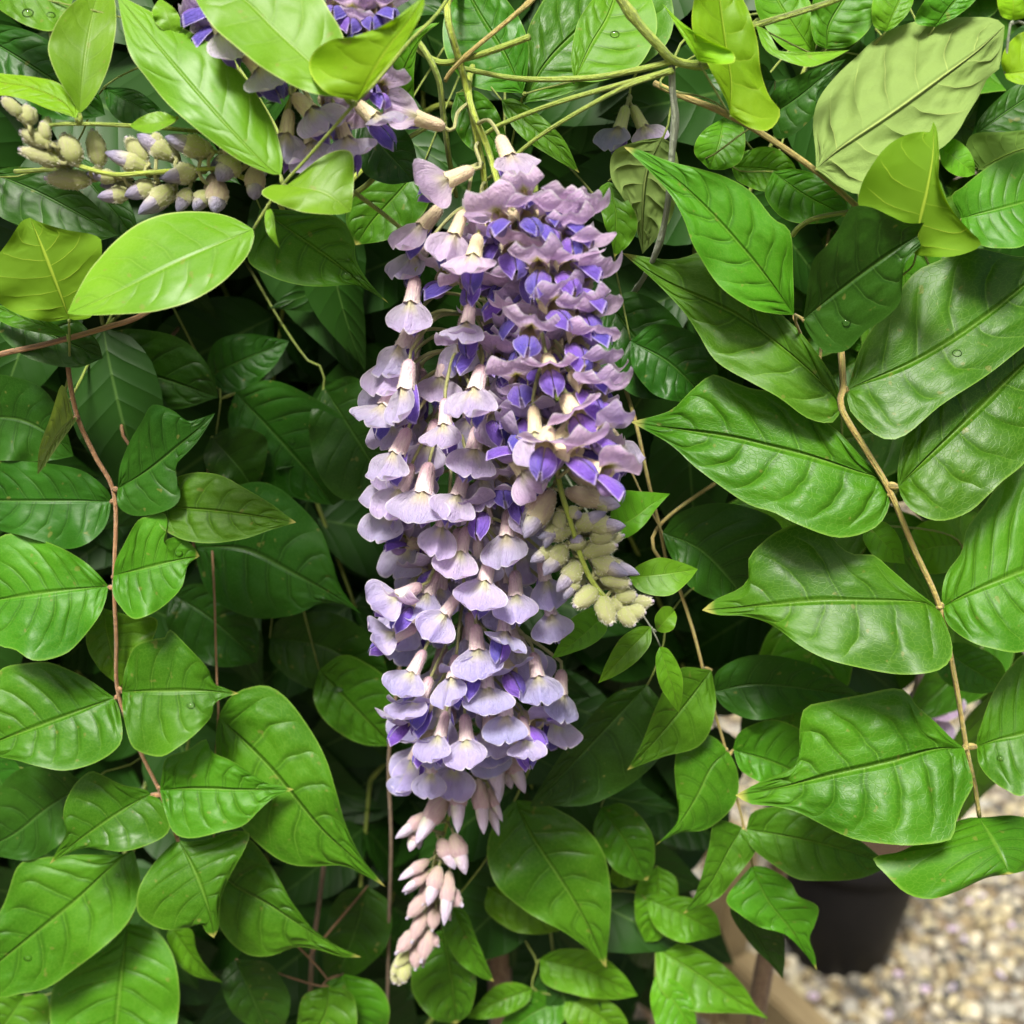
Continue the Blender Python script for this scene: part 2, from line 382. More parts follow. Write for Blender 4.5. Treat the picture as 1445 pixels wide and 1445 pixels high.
lf('A5', 'lime', 'A', (282, 1300), (122, 888), [(240, 1180), (170, 1000)],
   [(200, 1312), (100, 1290), (0, 1240), (-70, 1150), (-40, 1060), (0, 1030), (40, 975), (85, 905)],
   [(320, 1305), (382, 1280), (402, 1150), (418, 1005), (390, 960), (260, 935), (160, 905)], o=-.8, up=.1, fold=1.5, under=True)
lf('A6', 'mature', 'A', (274, 1362), (-70, 1240), [(150, 1320), (0, 1260)], [(220, 1320), (80, 1270), (0, 1245)], [(220, 1368), (100, 1345), (20, 1320), (-40, 1280)], o=-.2, up=.7)
lf('A12', 'mid', 'A', (-60, -60), (300, -10), [(80, -20), (200, -20)], [(-20, 20), (60, 80), (140, 115), (210, 125), (265, 80)], [(0, -100), (150, -90), (260, -60)], o=.5, up=.5)
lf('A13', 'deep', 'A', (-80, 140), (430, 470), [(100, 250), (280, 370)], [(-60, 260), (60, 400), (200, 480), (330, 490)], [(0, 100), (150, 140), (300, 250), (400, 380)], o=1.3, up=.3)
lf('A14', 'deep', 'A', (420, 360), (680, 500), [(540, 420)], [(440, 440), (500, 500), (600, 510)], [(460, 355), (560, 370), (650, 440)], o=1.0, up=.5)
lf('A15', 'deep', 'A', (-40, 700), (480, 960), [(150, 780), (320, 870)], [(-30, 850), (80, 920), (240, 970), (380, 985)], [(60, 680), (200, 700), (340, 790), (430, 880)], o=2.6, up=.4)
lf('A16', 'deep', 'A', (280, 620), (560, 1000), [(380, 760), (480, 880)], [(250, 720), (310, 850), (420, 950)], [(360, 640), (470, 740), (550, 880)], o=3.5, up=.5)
lf('B6', 'mature', 'A', (1060, 850), (1585, 1236), [(1200, 950), (1380, 1080), (1500, 1180)],
   [(1040, 930), (1010, 1060), (1100, 1125), (1200, 1160), (1310, 1168), (1440, 1162), (1510, 1190)],
   [(1150, 855), (1280, 865), (1385, 890), (1440, 970), (1452, 1060), (1490, 1130), (1540, 1190)], o=.6, up=.5, fold=1.5)
# --- top middle, behind the stems
lf('B1', 'mature', 'B', (830, 380), (560, -120), [(760, 220), (660, 60)], [(700, 370), (590, 330), (520, 230), (505, 120), (530, 0)], [(850, 300), (850, 160), (790, 30), (690, -80)], o=2.2, up=.45)
lf('B2', 'mature', 'B', (830, 420), (1340, -150), [(930, 250), (1100, 80)], [(830, 320), (840, 180), (880, 60), (990, -60)], [(950, 400), (1100, 350), (1300, 280), (1430, 150), (1440, 0)], o=2.4, up=.6, fold=.5)
lf('B2b', 'mid', 'B', (1040, 330), (1240, -120), [(1110, 180), (1180, 60)], [(1030, 230), (1060, 80), (1150, -40)], [(1150, 330), (1300, 270), (1380, 120), (1340, -40)], o=1.9, up=.7, fold=.5)
lf('B3', 'mature', 'B', (745, 408), (1062, 705), [(850, 500), (980, 610)], [(760, 470), (830, 560), (950, 640)], [(800, 405), (900, 470), (1000, 570)], o=1.4, up=.3)
lf('B4', 'pale', 'B', (1400, 560), (1320, 1035), [(1340, 690), (1320, 860)],
   [(1300, 575), (1200, 620), (1192, 720), (1235, 800), (1275, 870), (1298, 950)], [(1450, 600), (1470, 720), (1440, 880), (1370, 980)], o=1.0, up=-.1, under=True, fold=.5)
lf('B5', 'mature', 'B', (1180, 740), (1205, 1048), [(1210, 860), (1210, 960)], [(1140, 780), (1160, 900), (1190, 980)], [(1230, 770), (1300, 900), (1270, 990)], o=1.2, up=.2)
lf('B7', 'mid', 'B', (300, 460), (492, 92), [(330, 330), (400, 180)], [(255, 380), (255, 250), (340, 160), (420, 105)], [(380, 430), (388, 300), (400, 200), (440, 130)], o=.6, up=.1, rt=.3)
lf('B8', 'deep', 'B', (170, 480), (390, 740), [(260, 600)], [(150, 580), (180, 700), (280, 750)], [(260, 460), (360, 540), (400, 650)], o=1.4, up=.4)
lf('B9', 'mature', 'B', (560, 380), (760, 640), [(640, 480)], [(540, 480), (600, 590), (690, 640)], [(640, 370), (720, 440), (760, 550)], o=2.0, up=.3)
lf('B10', 'mature', 'B', (430, 660), (150, 1000), [(330, 780), (220, 900)], [(330, 660), (180, 760), (110, 880)], [(460, 760), (420, 880), (300, 970)], o=4.4, up=.3)
# --- upper right
lf('C1', 'lime', 'C', (245, 470), (190, -110), [(250, 330), (225, 150)],
   [(235, 420), (190, 330), (150, 250), (100, 150), (90, 50), (120, -50)],
   [(325, 520), (405, 530), (455, 460), (405, 390), (372, 290), (355, 160), (320, 40), (260, -60)], o=-.7, up=.25, rt=-.3, fold=1.5)
lf('C1b', 'lime', 'C', (118, 250), (-30, 15), [(100, 200), (30, 90)], [(60, 160), (0, 60)], [(200, 262), (262, 252), (248, 205), (150, 160), (60, 100)], o=-.9, up=.3, rt=.4)
lf('C2', 'pale', 'C', (597, 690), (1366, 105), [(700, 600), (900, 465), (1100, 320), (1250, 210)],
   [(595, 620), (585, 500), (610, 400), (680, 310), (750, 240), (830, 160), (930, 110), (1050, 80), (1200, 70), (1320, 74)],
   [(640, 720), (690, 760), (772, 792), (860, 760), (980, 680), (1100, 610), (1170, 540), (1212, 470), (1262, 390), (1302, 310), (1340, 290), (1358, 190)], o=-.4, up=.55, rt=.1, fold=-1.5, arch=3, under=True, wave=.4)
lf('C3', 'lime', 'Q', (545, 1240), (690, 128), [(575, 965), (640, 700), (690, 400)],
   [(400, 1100), (200, 900), (70, 830), (95, 660), (200, 450), (330, 310), (470, 235), (600, 210), (655, 225)],
   [(720, 1255), (900, 1240), (1085, 1150), (1000, 1040), (880, 910), (790, 760), (735, 600), (738, 400), (722, 200)], o=-1.2, up=.15, rt=.2, fold=2.2, under=True, arch=3)
lf('C4', 'deep', 'C', (545, 1302), (1152, 884), [(700, 1180), (850, 1070), (1000, 970)],
   [(560, 1200), (580, 1070), (640, 1000), (690, 930), (740, 850), (820, 845), (900, 880), (970, 910), (1060, 905)],
   [(560, 1350), (630, 1430), (720, 1430), (800, 1350), (880, 1300), (940, 1230), (950, 1130), (970, 1060), (1060, 970)], o=-1.4, up=-.15, rt=-.2, fold=2.5)
lf('C5', 'mature', 'C', (507, 1284), (-188, 598), [(440, 1190), (330, 1050), (180, 880), (0, 710)],
   [(505, 1150), (492, 950), (420, 890), (330, 780), (230, 720), (130, 690), (0, 658), (-130, 608)],
   [(430, 1280), (330, 1255), (200, 1160), (100, 1010), (60, 900), (0, 790), (-100, 680)], o=-.6, up=.3, rt=-.1, fold=1.2, arch=4)
lf('C6', 'mature', 'C', (1190, 890), (1560, 790), [(1310, 860), (1445, 825)], [(1150, 800), (1200, 760), (1280, 690), (1350, 650), (1445, 620), (1520, 680)], [(1200, 960), (1270, 1000), (1350, 1015), (1445, 1000), (1520, 920)], o=-.2, up=0.55, fold=1.0)
lf('C7', 'lime', 'C', (1365, 300), (1600, 250), [(1480, 290)], [(1352, 250), (1380, 180), (1440, 130), (1540, 120)], [(1380, 325), (1440, 345), (1540, 340)], o=-.6, up=.4)
lf('C7b', 'lime', 'C', (1400, 85), (1370, -80), [(1400, 0)], [(1350, 60), (1335, -20)], [(1460, 60), (1450, -30)], o=-.6, up=.3)
lf('C8', 'mid', 'C', (1260, 690), (1600, 560), [(1400, 620)], [(1210, 620), (1220, 560), (1260, 540), (1360, 538), (1500, 530)], [(1320, 700), (1440, 670), (1560, 620)], o=.6, up=.4, under=True)
lf('C9', 'deep', 'C', (1250, 545), (1560, 330), [(1380, 450)], [(1260, 490), (1330, 410), (1430, 340)], [(1330, 560), (1450, 540), (1560, 450)], o=1.0, up=.6)
lf('C10', 'small', 'C', (1100, 600), (1245, 710), [(1170, 650)], [(1110, 670), (1160, 712), (1210, 722)], [(1150, 565), (1210, 600), (1242, 660)], o=.4, up=.5)
lf('C11', 'young', 'C', (352, 105), (732, 204), [(430, 205), (560, 225)], [(400, 128), (440, 200), (470, 210), (600, 212)], [(385, 195), (450, 240), (560, 272), (640, 252)], o=.2, up=.5)
lf('C12', 'mature', 'C', (640, 200), (780, -150), [(650, 100), (720, -20)], [(590, 170), (575, 60), (620, -60)], [(740, 185), (820, 110), (850, 0)], o=.9, up=.4)
lf('C13', 'mid', 'C', (590, 220), (380, -140), [(510, 110), (430, -20)], [(480, 205), (390, 110), (345, 0)], [(600, 140), (580, 20), (490, -90)], o=1.2, up=.4)
lf('C14', 'deep', 'C', (415, 470), (720, 240), [(520, 400), (620, 320)], [(410, 390), (480, 330), (600, 275)], [(430, 560), (500, 550), (590, 470), (600, 390), (660, 310)], o=.8, up=.1)
lf('C15', 'mid', 'C', (880, 130), (1000, -120), [(920, 40)], [(830, 100), (830, 0), (900, -80)], [(930, 100), (990, 20)], o=.8, up=.5)
lf('C16', 'mature', 'C', (1080, 110), (1280, -130), [(1150, 20)], [(1000, 90), (1040, 0), (1130, -80)], [(1180, 60), (1260, -20)], o=.9, up=.4)
lf('C17', 'mid', 'C', (220, 480), (160, 690), [(200, 590)], [(130, 540), (100, 620)], [(300, 520), (300, 640), (230, 690)], o=2.6, up=.6)
lf('C18', 'mature', 'C', (420, 700), (720, 880), [(560, 800)], [(390, 800), (480, 900), (620, 910)], [(520, 690), (660, 740), (720, 820)], o=2.2, up=.4)
lf('C19', 'mid', 'C', (250, 680), (520, 720), [(400, 690)], [(280, 740), (380, 780), (480, 760)], [(300, 620), (420, 600), (500, 660)], o=3.4, up=.5)
lf('C20', 'deep', 'C', (430, 330), (150, 300), [(280, 310)], [(380, 260), (260, 240), (180, 270)], [(380, 400), (260, 400), (180, 350)], o=2.4, up=.3)
# --- right-hand mature spray
lf('F1', 'mature', 'X', (1188, 575), (878, 357), [(1165, 545), (1110, 495), (1040, 445), (945, 400)],
   [(1180, 540), (1135, 475), (1085, 425), (1062, 378), (1038, 350), (1000, 351), (950, 366)],
   [(1175, 596), (1140, 590), (1100, 562), (1060, 540), (1010, 510), (985, 470), (965, 440), (925, 398)], o=-1.0, up=.45, rt=.1, fold=.6, arch=3)
lf('F2', 'mature', 'X', (1196, 549), (1530, 330), [(1300, 505), (1400, 440)],
   [(1215, 490), (1255, 430), (1290, 385), (1320, 368), (1375, 350), (1445, 362), (1500, 340)],
   [(1200, 580), (1240, 617), (1275, 615), (1330, 570), (1420, 510), (1500, 430)], o=-.8, up=0.6, rt=0.05, fold=.6, arch=3)
lf('F3', 'mature', 'F', (888, 712), (-160, 420), [(850, 650), (760, 620), (590, 565), (410, 520), (260, 485), (0, 445)],
   [(885, 690), (850, 632), (780, 560), (700, 470), (620, 400), (560, 312), (480, 290), (350, 285), (250, 255), (172, 230), (80, 300), (0, 375)],
   [(896, 760), (862, 830), (800, 870), (720, 890), (640, 882), (500, 832), (420, 790), (330, 760), (220, 690), (100, 600), (0, 510)], o=-1.4, up=.55, rt=.12, fold=.6, arch=4)
lf('F4', 'mature', 'F', (932, 682), (1580, 60), [(1100, 520), (1270, 360), (1400, 230)],
   [(930, 610), (952, 500), (1000, 390), (1040, 270), (1032, 160), (1060, 90), (1200, 30), (1330, -20), (1480, -30)],
   [(950, 735), (1000, 790), (1100, 822), (1220, 790), (1300, 720), (1350, 670), (1470, 560), (1560, 300)], o=-1.5, up=0.6, rt=0.0, fold=.4, arch=4)
lf('F5', 'mature', 'F', (1100, 1188), (132, 1188), [(1020, 1155), (830, 1148), (600, 1150), (350, 1172)],
   [(1080, 1165), (1000, 1105), (900, 1020), (830, 962), (760, 960), (700, 930), (640, 860), (590, 820), (450, 860), (370, 920), (322, 980), (322, 1058), (280, 1102), (190, 1142)],
   [(1125, 1240), (1152, 1330), (1142, 1395), (1080, 1440), (950, 1452), (800, 1430), (650, 1390), (530, 1330), (420, 1250), (310, 1212), (200, 1208)], o=-1.9, up=.6, rt=.15, fold=.8, arch=5)
lf('F6', 'mature', 'F', (1115, 1172), (1640, 930), [(1240, 1110), (1400, 1045), (1520, 1000)],
   [(1110, 1110), (1132, 1030), (1190, 950), (1212, 850), (1290, 750), (1335, 690), (1445, 600), (1560, 700)],
   [(1130, 1240), (1200, 1300), (1300, 1340), (1445, 1357), (1560, 1250)], o=-1.8, up=0.6, rt=0.0, fold=.6, arch=4)
lf('F7', 'mature', 'I', (1200, 320), (268, 512), [(1080, 325), (900, 375), (680, 425), (450, 480)],
   [(1180, 305), (1140, 270), (1080, 210), (1010, 150), (970, 92), (910, 75), (800, 95), (720, 110), (640, 130), (552, 160), (530, 250), (530, 330), (508, 392), (430, 432), (340, 472)],
   [(1220, 390), (1238, 470), (1200, 540), (1166, 620), (1156, 680), (1120, 702), (1030, 716), (930, 716), (800, 705), (720, 680), (620, 630), (520, 580), (420, 556), (330, 548)], o=-2.2, up=.55, rt=.12, fold=.6, arch=5)
lf('F8', 'mature', 'I', (1252, 312), (1640, 200), [(1340, 285), (1445, 262)], [(1255, 270), (1272, 220), (1310, 110), (1380, 0), (1460, -60), (1560, 50)], [(1260, 380), (1300, 440), (1370, 490), (1445, 512), (1560, 400)], o=-2.1, up=0.6, rt=0, arch=3)
lf('F9', 'mature', 'I', (1262, 602), (1385, 835), [(1320, 690), (1365, 780)],
   [(1210, 606), (1120, 642), (950, 738), (830, 766), (870, 832), (960, 910), (1060, 936), (1170, 905), (1290, 850)],
   [(1310, 600), (1400, 594), (1490, 620), (1530, 700), (1500, 790), (1440, 822)], o=-2.3, up=1.1, fold=-3.5, arch=2)
# --- second spray behind it
lf('I1', 'mature', 'X', (1004, 945), (885, 1087), [(975, 985), (925, 1045)], [(955, 945), (925, 1000), (905, 1050)], [(1010, 1000), (990, 1050), (935, 1068)], o=.4, up=.2, rt=-.2)
lf('I2', 'mature', 'I', (238, 330), (-58, 715), [(170, 400), (110, 520), (30, 640)], [(180, 275), (100, 255), (42, 290), (20, 400), (30, 520), (35, 610), (-20, 680)], [(272, 400), (282, 490), (250, 570), (150, 650), (40, 665)], o=.3, up=.3, rt=-.1, fold=-1)
lf('I3', 'mature', 'I', (258, 326), (640, 470), [(400, 370), (520, 420)], [(280, 260), (350, 220), (440, 205), (540, 250), (610, 360)], [(290, 410), (380, 462), (460, 470), (560, 490)], o=.6, up=.4)
lf('I4', 'deep', 'I', (175, 90), (780, 110), [(350, 60), (560, 80)], [(200, 0), (350, -60), (560, -30), (700, 50)], [(230, 160), (350, 205), (500, 180), (650, 150)], o=.7, up=.3)
lf('I5', 'mature', 'I', (296, 642), (55, 996), [(240, 740), (160, 880)], [(230, 618), (180, 622), (160, 720), (130, 840), (98, 930)], [(340, 690), (346, 750), (260, 860), (200, 930), (110, 975)], o=.2, up=.3, rt=-.1)
lf('I6', 'mature', 'I', (312, 650), (900, 800), [(480, 680), (700, 730)], [(340, 580), (450, 560), (620, 600), (780, 700)], [(330, 720), (430, 800), (530, 856), (640, 862), (780, 850)], o=.2, up=.5, fold=.6)
lf('I7', 'mature', 'I', (335, 800), (600, 1226), [(400, 940), (500, 1070)], [(290, 850), (228, 940), (290, 1000), (370, 1050), (470, 1080), (540, 1145)], [(400, 808), (490, 862), (525, 925), (606, 965), (592, 1040), (570, 1095), (592, 1165)], o=.1, up=.4, fold=1.5)
lf('I8', 'deep', 'I', (260, 930), (462, 1262), [(350, 1080)], [(250, 1000), (330, 1120), (410, 1200)], [(350, 960), (450, 1060), (470, 1160)], o=.7, up=.1)
lf('I9', 'mid', 'I', (-60, 1130), (402, 1424), [(100, 1230), (260, 1340)], [(-40, 1300), (80, 1390), (240, 1400), (330, 1405)], [(60, 1120), (200, 1190), (300, 1290), (350, 1370)], o=2.6, up=.7)
lf('I10', 'mid', 'I', (-100, 930), (210, 1080), [(60, 1000)], [(-60, 1050), (40, 1110), (140, 1100)], [(0, 920), (120, 940), (190, 1000)], o=2.8, up=.6)
lf('I11', 'mid', 'I', (-60, 1250), (110, 1500), [(30, 1370)], [(-80, 1350), (-40, 1480), (40, 1530)], [(30, 1270), (90, 1350), (110, 1440)], o=2.0, up=.7)
# --- small young shoot in front of the bud tip
lf('S1', 'small', 'E', (1195, 1002), (1432, 857), [(1280, 960), (1360, 900)], [(1190, 930), (1222, 850), (1310, 848), (1390, 854)], [(1212, 1036), (1270, 1030), (1330, 982), (1375, 920)], o=.0, up=.4)
lf('S2', 'small', 'X', (888, 815), (985, 803), [(920, 812), (955, 808)], [(900, 798), (930, 787), (960, 793)], [(900, 832), (925, 841), (950, 838), (972, 820)], o=-1.2, up=.5, wave=.4)
lf('S3', 'small', 'X', (853, 868), (779, 929), [(830, 890), (800, 915)], [(835, 858), (805, 875), (790, 905)], [(856, 890), (835, 910), (800, 924)], o=-1.0, up=.4, wave=.4)
lf('S4', 'small', 'X', (919, 884), (844, 964), [(890, 915), (862, 945)], [(900, 885), (875, 902), (858, 930)], [(918, 908), (900, 932), (870, 953)], o=-1.7, up=.4, wave=.4)
lf('S5', 'small', 'X', (931, 912), (958, 1006), [(941, 945), (952, 980)], [(925, 930), (930, 965), (945, 990)], [(945, 918), (962, 950), (963, 980)], o=-1.7, up=.1, wave=.4)
lf('S6', 'small', 'X', (926, 890), (952, 862), [(940, 875)], [(924, 872), (934, 857), (946, 856)], [(936, 893), (950, 888), (955, 872)], o=-1.7, up=.3, wave=.3)
# --- left-hand spray
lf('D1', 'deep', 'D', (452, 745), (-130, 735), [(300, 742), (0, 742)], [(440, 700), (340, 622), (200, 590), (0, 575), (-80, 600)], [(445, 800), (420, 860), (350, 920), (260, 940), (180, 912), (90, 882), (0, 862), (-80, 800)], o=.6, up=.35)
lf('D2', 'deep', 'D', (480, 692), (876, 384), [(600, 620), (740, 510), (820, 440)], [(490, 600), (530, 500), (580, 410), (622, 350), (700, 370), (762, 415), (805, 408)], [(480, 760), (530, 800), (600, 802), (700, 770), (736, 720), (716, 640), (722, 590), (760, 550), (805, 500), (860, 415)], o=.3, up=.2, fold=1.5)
lf('D3', 'mature', 'D', (442, 1090), (-90, 1160), [(200, 1115), (0, 1145)], [(400, 1040), (330, 980), (200, 910), (80, 880), (0, 890), (-60, 980)], [(430, 1150), (400, 1220), (330, 1310), (260, 1370), (140, 1390), (60, 1350), (0, 1335), (-60, 1270)], o=-.2, up=.5, fold=.8, arch=3)
lf('D4', 'mature', 'D', (462, 1046), (814, 968), [(580, 1020), (700, 990)], [(470, 990), (500, 930), (560, 822), (612, 800), (655, 785), (682, 812), (676, 870), (664, 912), (690, 896), (742, 890), (792, 932)], [(460, 1120), (490, 1172), (540, 1225), (600, 1212), (680, 1160), (742, 1090), (766, 1005)], o=-.3, up=.4, fold=1.5)
lf('D5', 'mature', 'D', (640, 755), (1208, 830), [(700, 768), (900, 785), (1100, 812)], [(660, 680), (720, 645), (800, 626), (900, 640), (1000, 690), (1100, 750), (1170, 802)], [(650, 840), (690, 875), (760, 905), (880, 913), (1000, 896), (1100, 862), (1180, 838)], o=.3, up=.5, fold=.4, wave=.3)
lf('D6', 'deep', 'D', (790, 930), (1476, 1204), [(1000, 940), (1200, 1040), (1400, 1150)], [(840, 800), (950, 690), (1080, 662), (1200, 740), (1300, 850), (1352, 980), (1382, 1080), (1430, 1155)], [(830, 1080), (900, 1170), (1000, 1212), (1100, 1222), (1220, 1200), (1300, 1162), (1390, 1162)], o=3.4, up=.3, fold=-.8, arch=3)
lf('D7', 'pale', 'D', (300, 400), (152, 634), [(230, 480), (180, 570)], [(255, 270), (205, 400), (160, 530)], [(312, 412), (250, 500), (175, 610)], o=.3, up=-.3, rt=-.5, under=True, wave=.2)
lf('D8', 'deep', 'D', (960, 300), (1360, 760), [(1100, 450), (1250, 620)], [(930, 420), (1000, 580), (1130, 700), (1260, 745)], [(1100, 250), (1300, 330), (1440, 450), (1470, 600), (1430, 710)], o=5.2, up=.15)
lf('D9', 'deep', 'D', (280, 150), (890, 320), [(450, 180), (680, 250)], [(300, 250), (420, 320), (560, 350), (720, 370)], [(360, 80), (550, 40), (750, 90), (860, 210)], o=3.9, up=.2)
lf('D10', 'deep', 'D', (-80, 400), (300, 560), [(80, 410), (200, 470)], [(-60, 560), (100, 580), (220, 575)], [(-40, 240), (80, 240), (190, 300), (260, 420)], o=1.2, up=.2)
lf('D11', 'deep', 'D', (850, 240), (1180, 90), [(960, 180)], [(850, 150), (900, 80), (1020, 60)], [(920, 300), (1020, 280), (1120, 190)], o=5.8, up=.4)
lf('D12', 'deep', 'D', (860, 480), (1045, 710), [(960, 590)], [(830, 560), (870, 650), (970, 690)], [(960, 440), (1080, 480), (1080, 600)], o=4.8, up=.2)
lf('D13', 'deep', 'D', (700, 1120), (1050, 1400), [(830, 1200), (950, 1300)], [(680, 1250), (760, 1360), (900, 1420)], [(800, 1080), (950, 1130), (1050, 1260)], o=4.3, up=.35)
lf('D14', 'mid', 'D', (420, 1180), (490, 1500), [(440, 1300)], [(350, 1300), (400, 1420)], [(530, 1210), (640, 1230), (600, 1350), (530, 1440)], o=.6, up=.4)
lf('D15', 'deep', 'D', (1100, 1300), (1600, 1480), [(1300, 1330), (1450, 1400)], [(1110, 1400), (1250, 1500), (1450, 1520)], [(1150, 1220), (1350, 1200), (1520, 1300)], o=5.0, up=.35)
lf('D16', 'deep', 'D', (0, -40), (420, 160), [(200, 60)], [(0, 60), (120, 160), (300, 200)], [(100, -80), (280, -20), (390, 80)], o=.8, up=.4)
lf('G1', 'mature', 'G', (468, 114), (-90, 330), [(240, 200), (0, 290)], [(440, 96), (380, 52), (300, 8), (200, -30), (100, -25), (0, 5), (-60, 100)], [(490, 180), (492, 300), (400, 375), (280, 411), (150, 392), (70, 370), (0, 356)], o=-.5, up=.55, fold=1.0)
lf('G2', 'mature', 'G', (498, 90), (974, 97), [(650, 87), (820, 87)], [(502, 40), (512, -10), (545, -90), (610, -120), (674, -132), (690, -165), (742, -120), (800, -60), (850, 0), (872, 55), (920, 76)], [(502, 180), (530, 292), (570, 332), (655, 357), (720, 322), (800, 260), (862, 190), (872, 140), (920, 112)], o=-.6, up=.45, fold=1.4)
lf('G3', 'mature', 'G', (615, 508), (203, 792), [(520, 560), (380, 655), (290, 720)], [(590, 488), (500, 470), (420, 432), (368, 413), (310, 460), (270, 530), (258, 600), (270, 662), (242, 720)], [(660, 540), (692, 600), (682, 668), (600, 718), (500, 741), (430, 735), (350, 726), (280, 748)], o=-.8, up=.45, fold=1.4)
lf('G4', 'mature', 'G', (652, 490), (1198, 488), [(800, 484), (980, 490)], [(660, 430), (680, 360), (760, 330), (838, 282), (862, 332), (940, 370), (1020, 420), (1090, 460), (1150, 474)], [(670, 570), (700, 650), (740, 682), (800, 687), (900, 662), (990, 637), (1060, 570), (1120, 520)], o=-.9, up=.5, fold=1.0)
lf('G5', 'mature', 'G', (728, 694), (872, 1094), [(780, 790), (830, 910), (860, 1010)], [(690, 720), (620, 800), (565, 890), (558, 980), (600, 1030), (680, 1060), (780, 1050), (818, 1030), (840, 1070)], [(760, 702), (850, 690), (920, 665), (1012, 665), (1000, 730), (960, 800), (920, 880), (896, 960), (892, 1050)], o=-1.0, up=.5, fold=-1.5)
lf('G6', 'mature', 'G', (890, 190), (1572, 886), [(1100, 400), (1300, 640), (1445, 770)], [(880, 300), (900, 480), (980, 640), (1090, 742), (1180, 790), (1270, 802), (1400, 800), (1490, 840)], [(940, 110), (1000, 78), (1090, 68), (1180, 130), (1272, 250), (1332, 370), (1372, 500), (1412, 640), (1470, 760), (1525, 830)], o=.5, up=.35, fold=-.8, arch=4)
lf('G7', 'mature', 'G', (860, 760), (1474, 1172), [(940, 870), (1100, 960), (1300, 1090)], [(850, 900), (900, 1060), (1000, 1160), (1100, 1168), (1200, 1132), (1290, 1140), (1400, 1172)], [(940, 690), (1012, 690), (1080, 760), (1142, 860), (1192, 950), (1270, 1050), (1350, 1110), (1420, 1150)], o=.4, up=.35, fold=-.6, arch=3)
lf('G8', 'mature', 'G', (545, 735), (-120, 1290), [(480, 780), (300, 950), (100, 1110), (0, 1190)], [(480, 755), (300, 755), (150, 770), (70, 800), (20, 950), (-60, 1100)], [(572, 850), (555, 960), (500, 1060), (400, 1150), (280, 1240), (180, 1300), (80, 1322), (0, 1336)], o=.3, up=.45, fold=.5, arch=3)
lf('G9', 'mature', 'G', (520, 1035), (460, 1650), [(500, 1200), (475, 1445)], [(430, 1130), (280, 1235), (212, 1310), (205, 1445), (250, 1560)], [(620, 1055), (690, 1130), (725, 1250), (727, 1380), (690, 1520)], o=.5, up=.5, fold=-.5, arch=2)
lf('G10', 'deep', 'G', (345, 470), (-90, 740), [(200, 560), (60, 670)], [(250, 400), (100, 400), (0, 480), (-60, 620)], [(330, 560), (270, 680), (190, 750), (100, 777), (0, 762)], o=.6, up=.3)
lf('G11', 'mid', 'G', (700, 1050), (908, 1276), [(770, 1150), (840, 1230)], [(680, 1090), (730, 1200), (800, 1252)], [(780, 1060), (802, 1145), (850, 1222)], o=.9, up=.2)
lf('G12', 'deep', 'G', (-40, 360), (90, 700), [(20, 500)], [(-80, 480), (-20, 640)], [(60, 370), (95, 480), (60, 600)], o=.9, up=.2)
lf('G13', 'mature', 'G', (100, 1330), (-60, 1560), [(30, 1430)], [(0, 1320), (-60, 1420)], [(190, 1330), (190, 1450), (60, 1540)], o=1.2, up=.5)
lf('G14', 'mature', 'G', (1340, 1290), (1180, 1600), [(1320, 1420)], [(1240, 1330), (1210, 1450)], [(1440, 1330), (1440, 1500), (1300, 1600)], o=1.6, up=.4)
lf('G15', 'deep', 'G', (960, 1180), (1100, 1500), [(1030, 1340)], [(900, 1260), (950, 1400)], [(1100, 1200), (1180, 1330), (1160, 1450)], o=1.9, up=.4)
# --- lower middle, behind the cluster
lf('H1', 'deep', 'H', (1340, 60), (860, 557), [(1180, 230), (1000, 420)], [(1200, 100), (1050, 260), (960, 390), (890, 500)], [(1420, 180), (1400, 350), (1250, 480), (1100, 550), (950, 556)], o=1.6, up=.3)
lf('H2', 'mature', 'H', (800, 530), (1172, 1216), [(870, 680), (1000, 880), (1100, 1050)], [(720, 620), (685, 740), (720, 870), (830, 975), (900, 1020), (1000, 1070), (1110, 1150)], [(920, 550), (1060, 620), (1160, 750), (1190, 900), (1186, 1050), (1175, 1150)], o=2.2, up=.4, fold=.5, arch=3)
lf('H3', 'mature', 'H', (540, 960), (714, 1272), [(600, 1090), (660, 1200)], [(500, 1040), (560, 1180), (650, 1250)], [(600, 990), (640, 1090), (690, 1210)], o=1.5, up=.3)
lf('H4', 'mid', 'H', (872, 1300), (605, 1420), [(740, 1350)], [(800, 1275), (720, 1290), (650, 1360)], [(850, 1360), (760, 1410), (670, 1425)], o=2.8, up=.7)
lf('H5', 'mature', 'H', (0, 0), (300, 310), [(140, 150)], [(-20, 130), (60, 240), (180, 305)], [(110, -60), (260, 20), (320, 150), (320, 250)], o=4.5, up=.3)
lf('H6', 'mid', 'H', (900, 1180), (1300, 1330), [(1100, 1230)], [(920, 1280), (1060, 1330), (1200, 1345)], [(980, 1140), (1120, 1150), (1240, 1240)], o=3.2, up=.6)
lf('H7', 'mature', 'H', (500, 1060), (560, 1445), [(540, 1250)], [(400, 1120), (380, 1300), (460, 1420)], [(600, 1120), (640, 1260), (620, 1390)], o=2.4, up=.35)
lf('H8', 'mid', 'H', (690, 890), (1000, 1060), [(830, 960)], [(680, 980), (780, 1060), (900, 1080)], [(780, 880), (900, 920), (980, 990)], o=3.4, up=.5)
lf('H9', 'mature', 'H', (1000, 1340), (720, 1520), [(860, 1410)], [(930, 1310), (820, 1330), (750, 1430)], [(1000, 1430), (900, 1500), (790, 1540)], o=3.0, up=.6)
lf('H10', 'mid', 'H', (1010, 1330), (1260, 1500), [(1130, 1400)], [(1000, 1420), (1080, 1490), (1190, 1520)], [(1100, 1310), (1210, 1370), (1260, 1440)], o=3.0, up=.6)
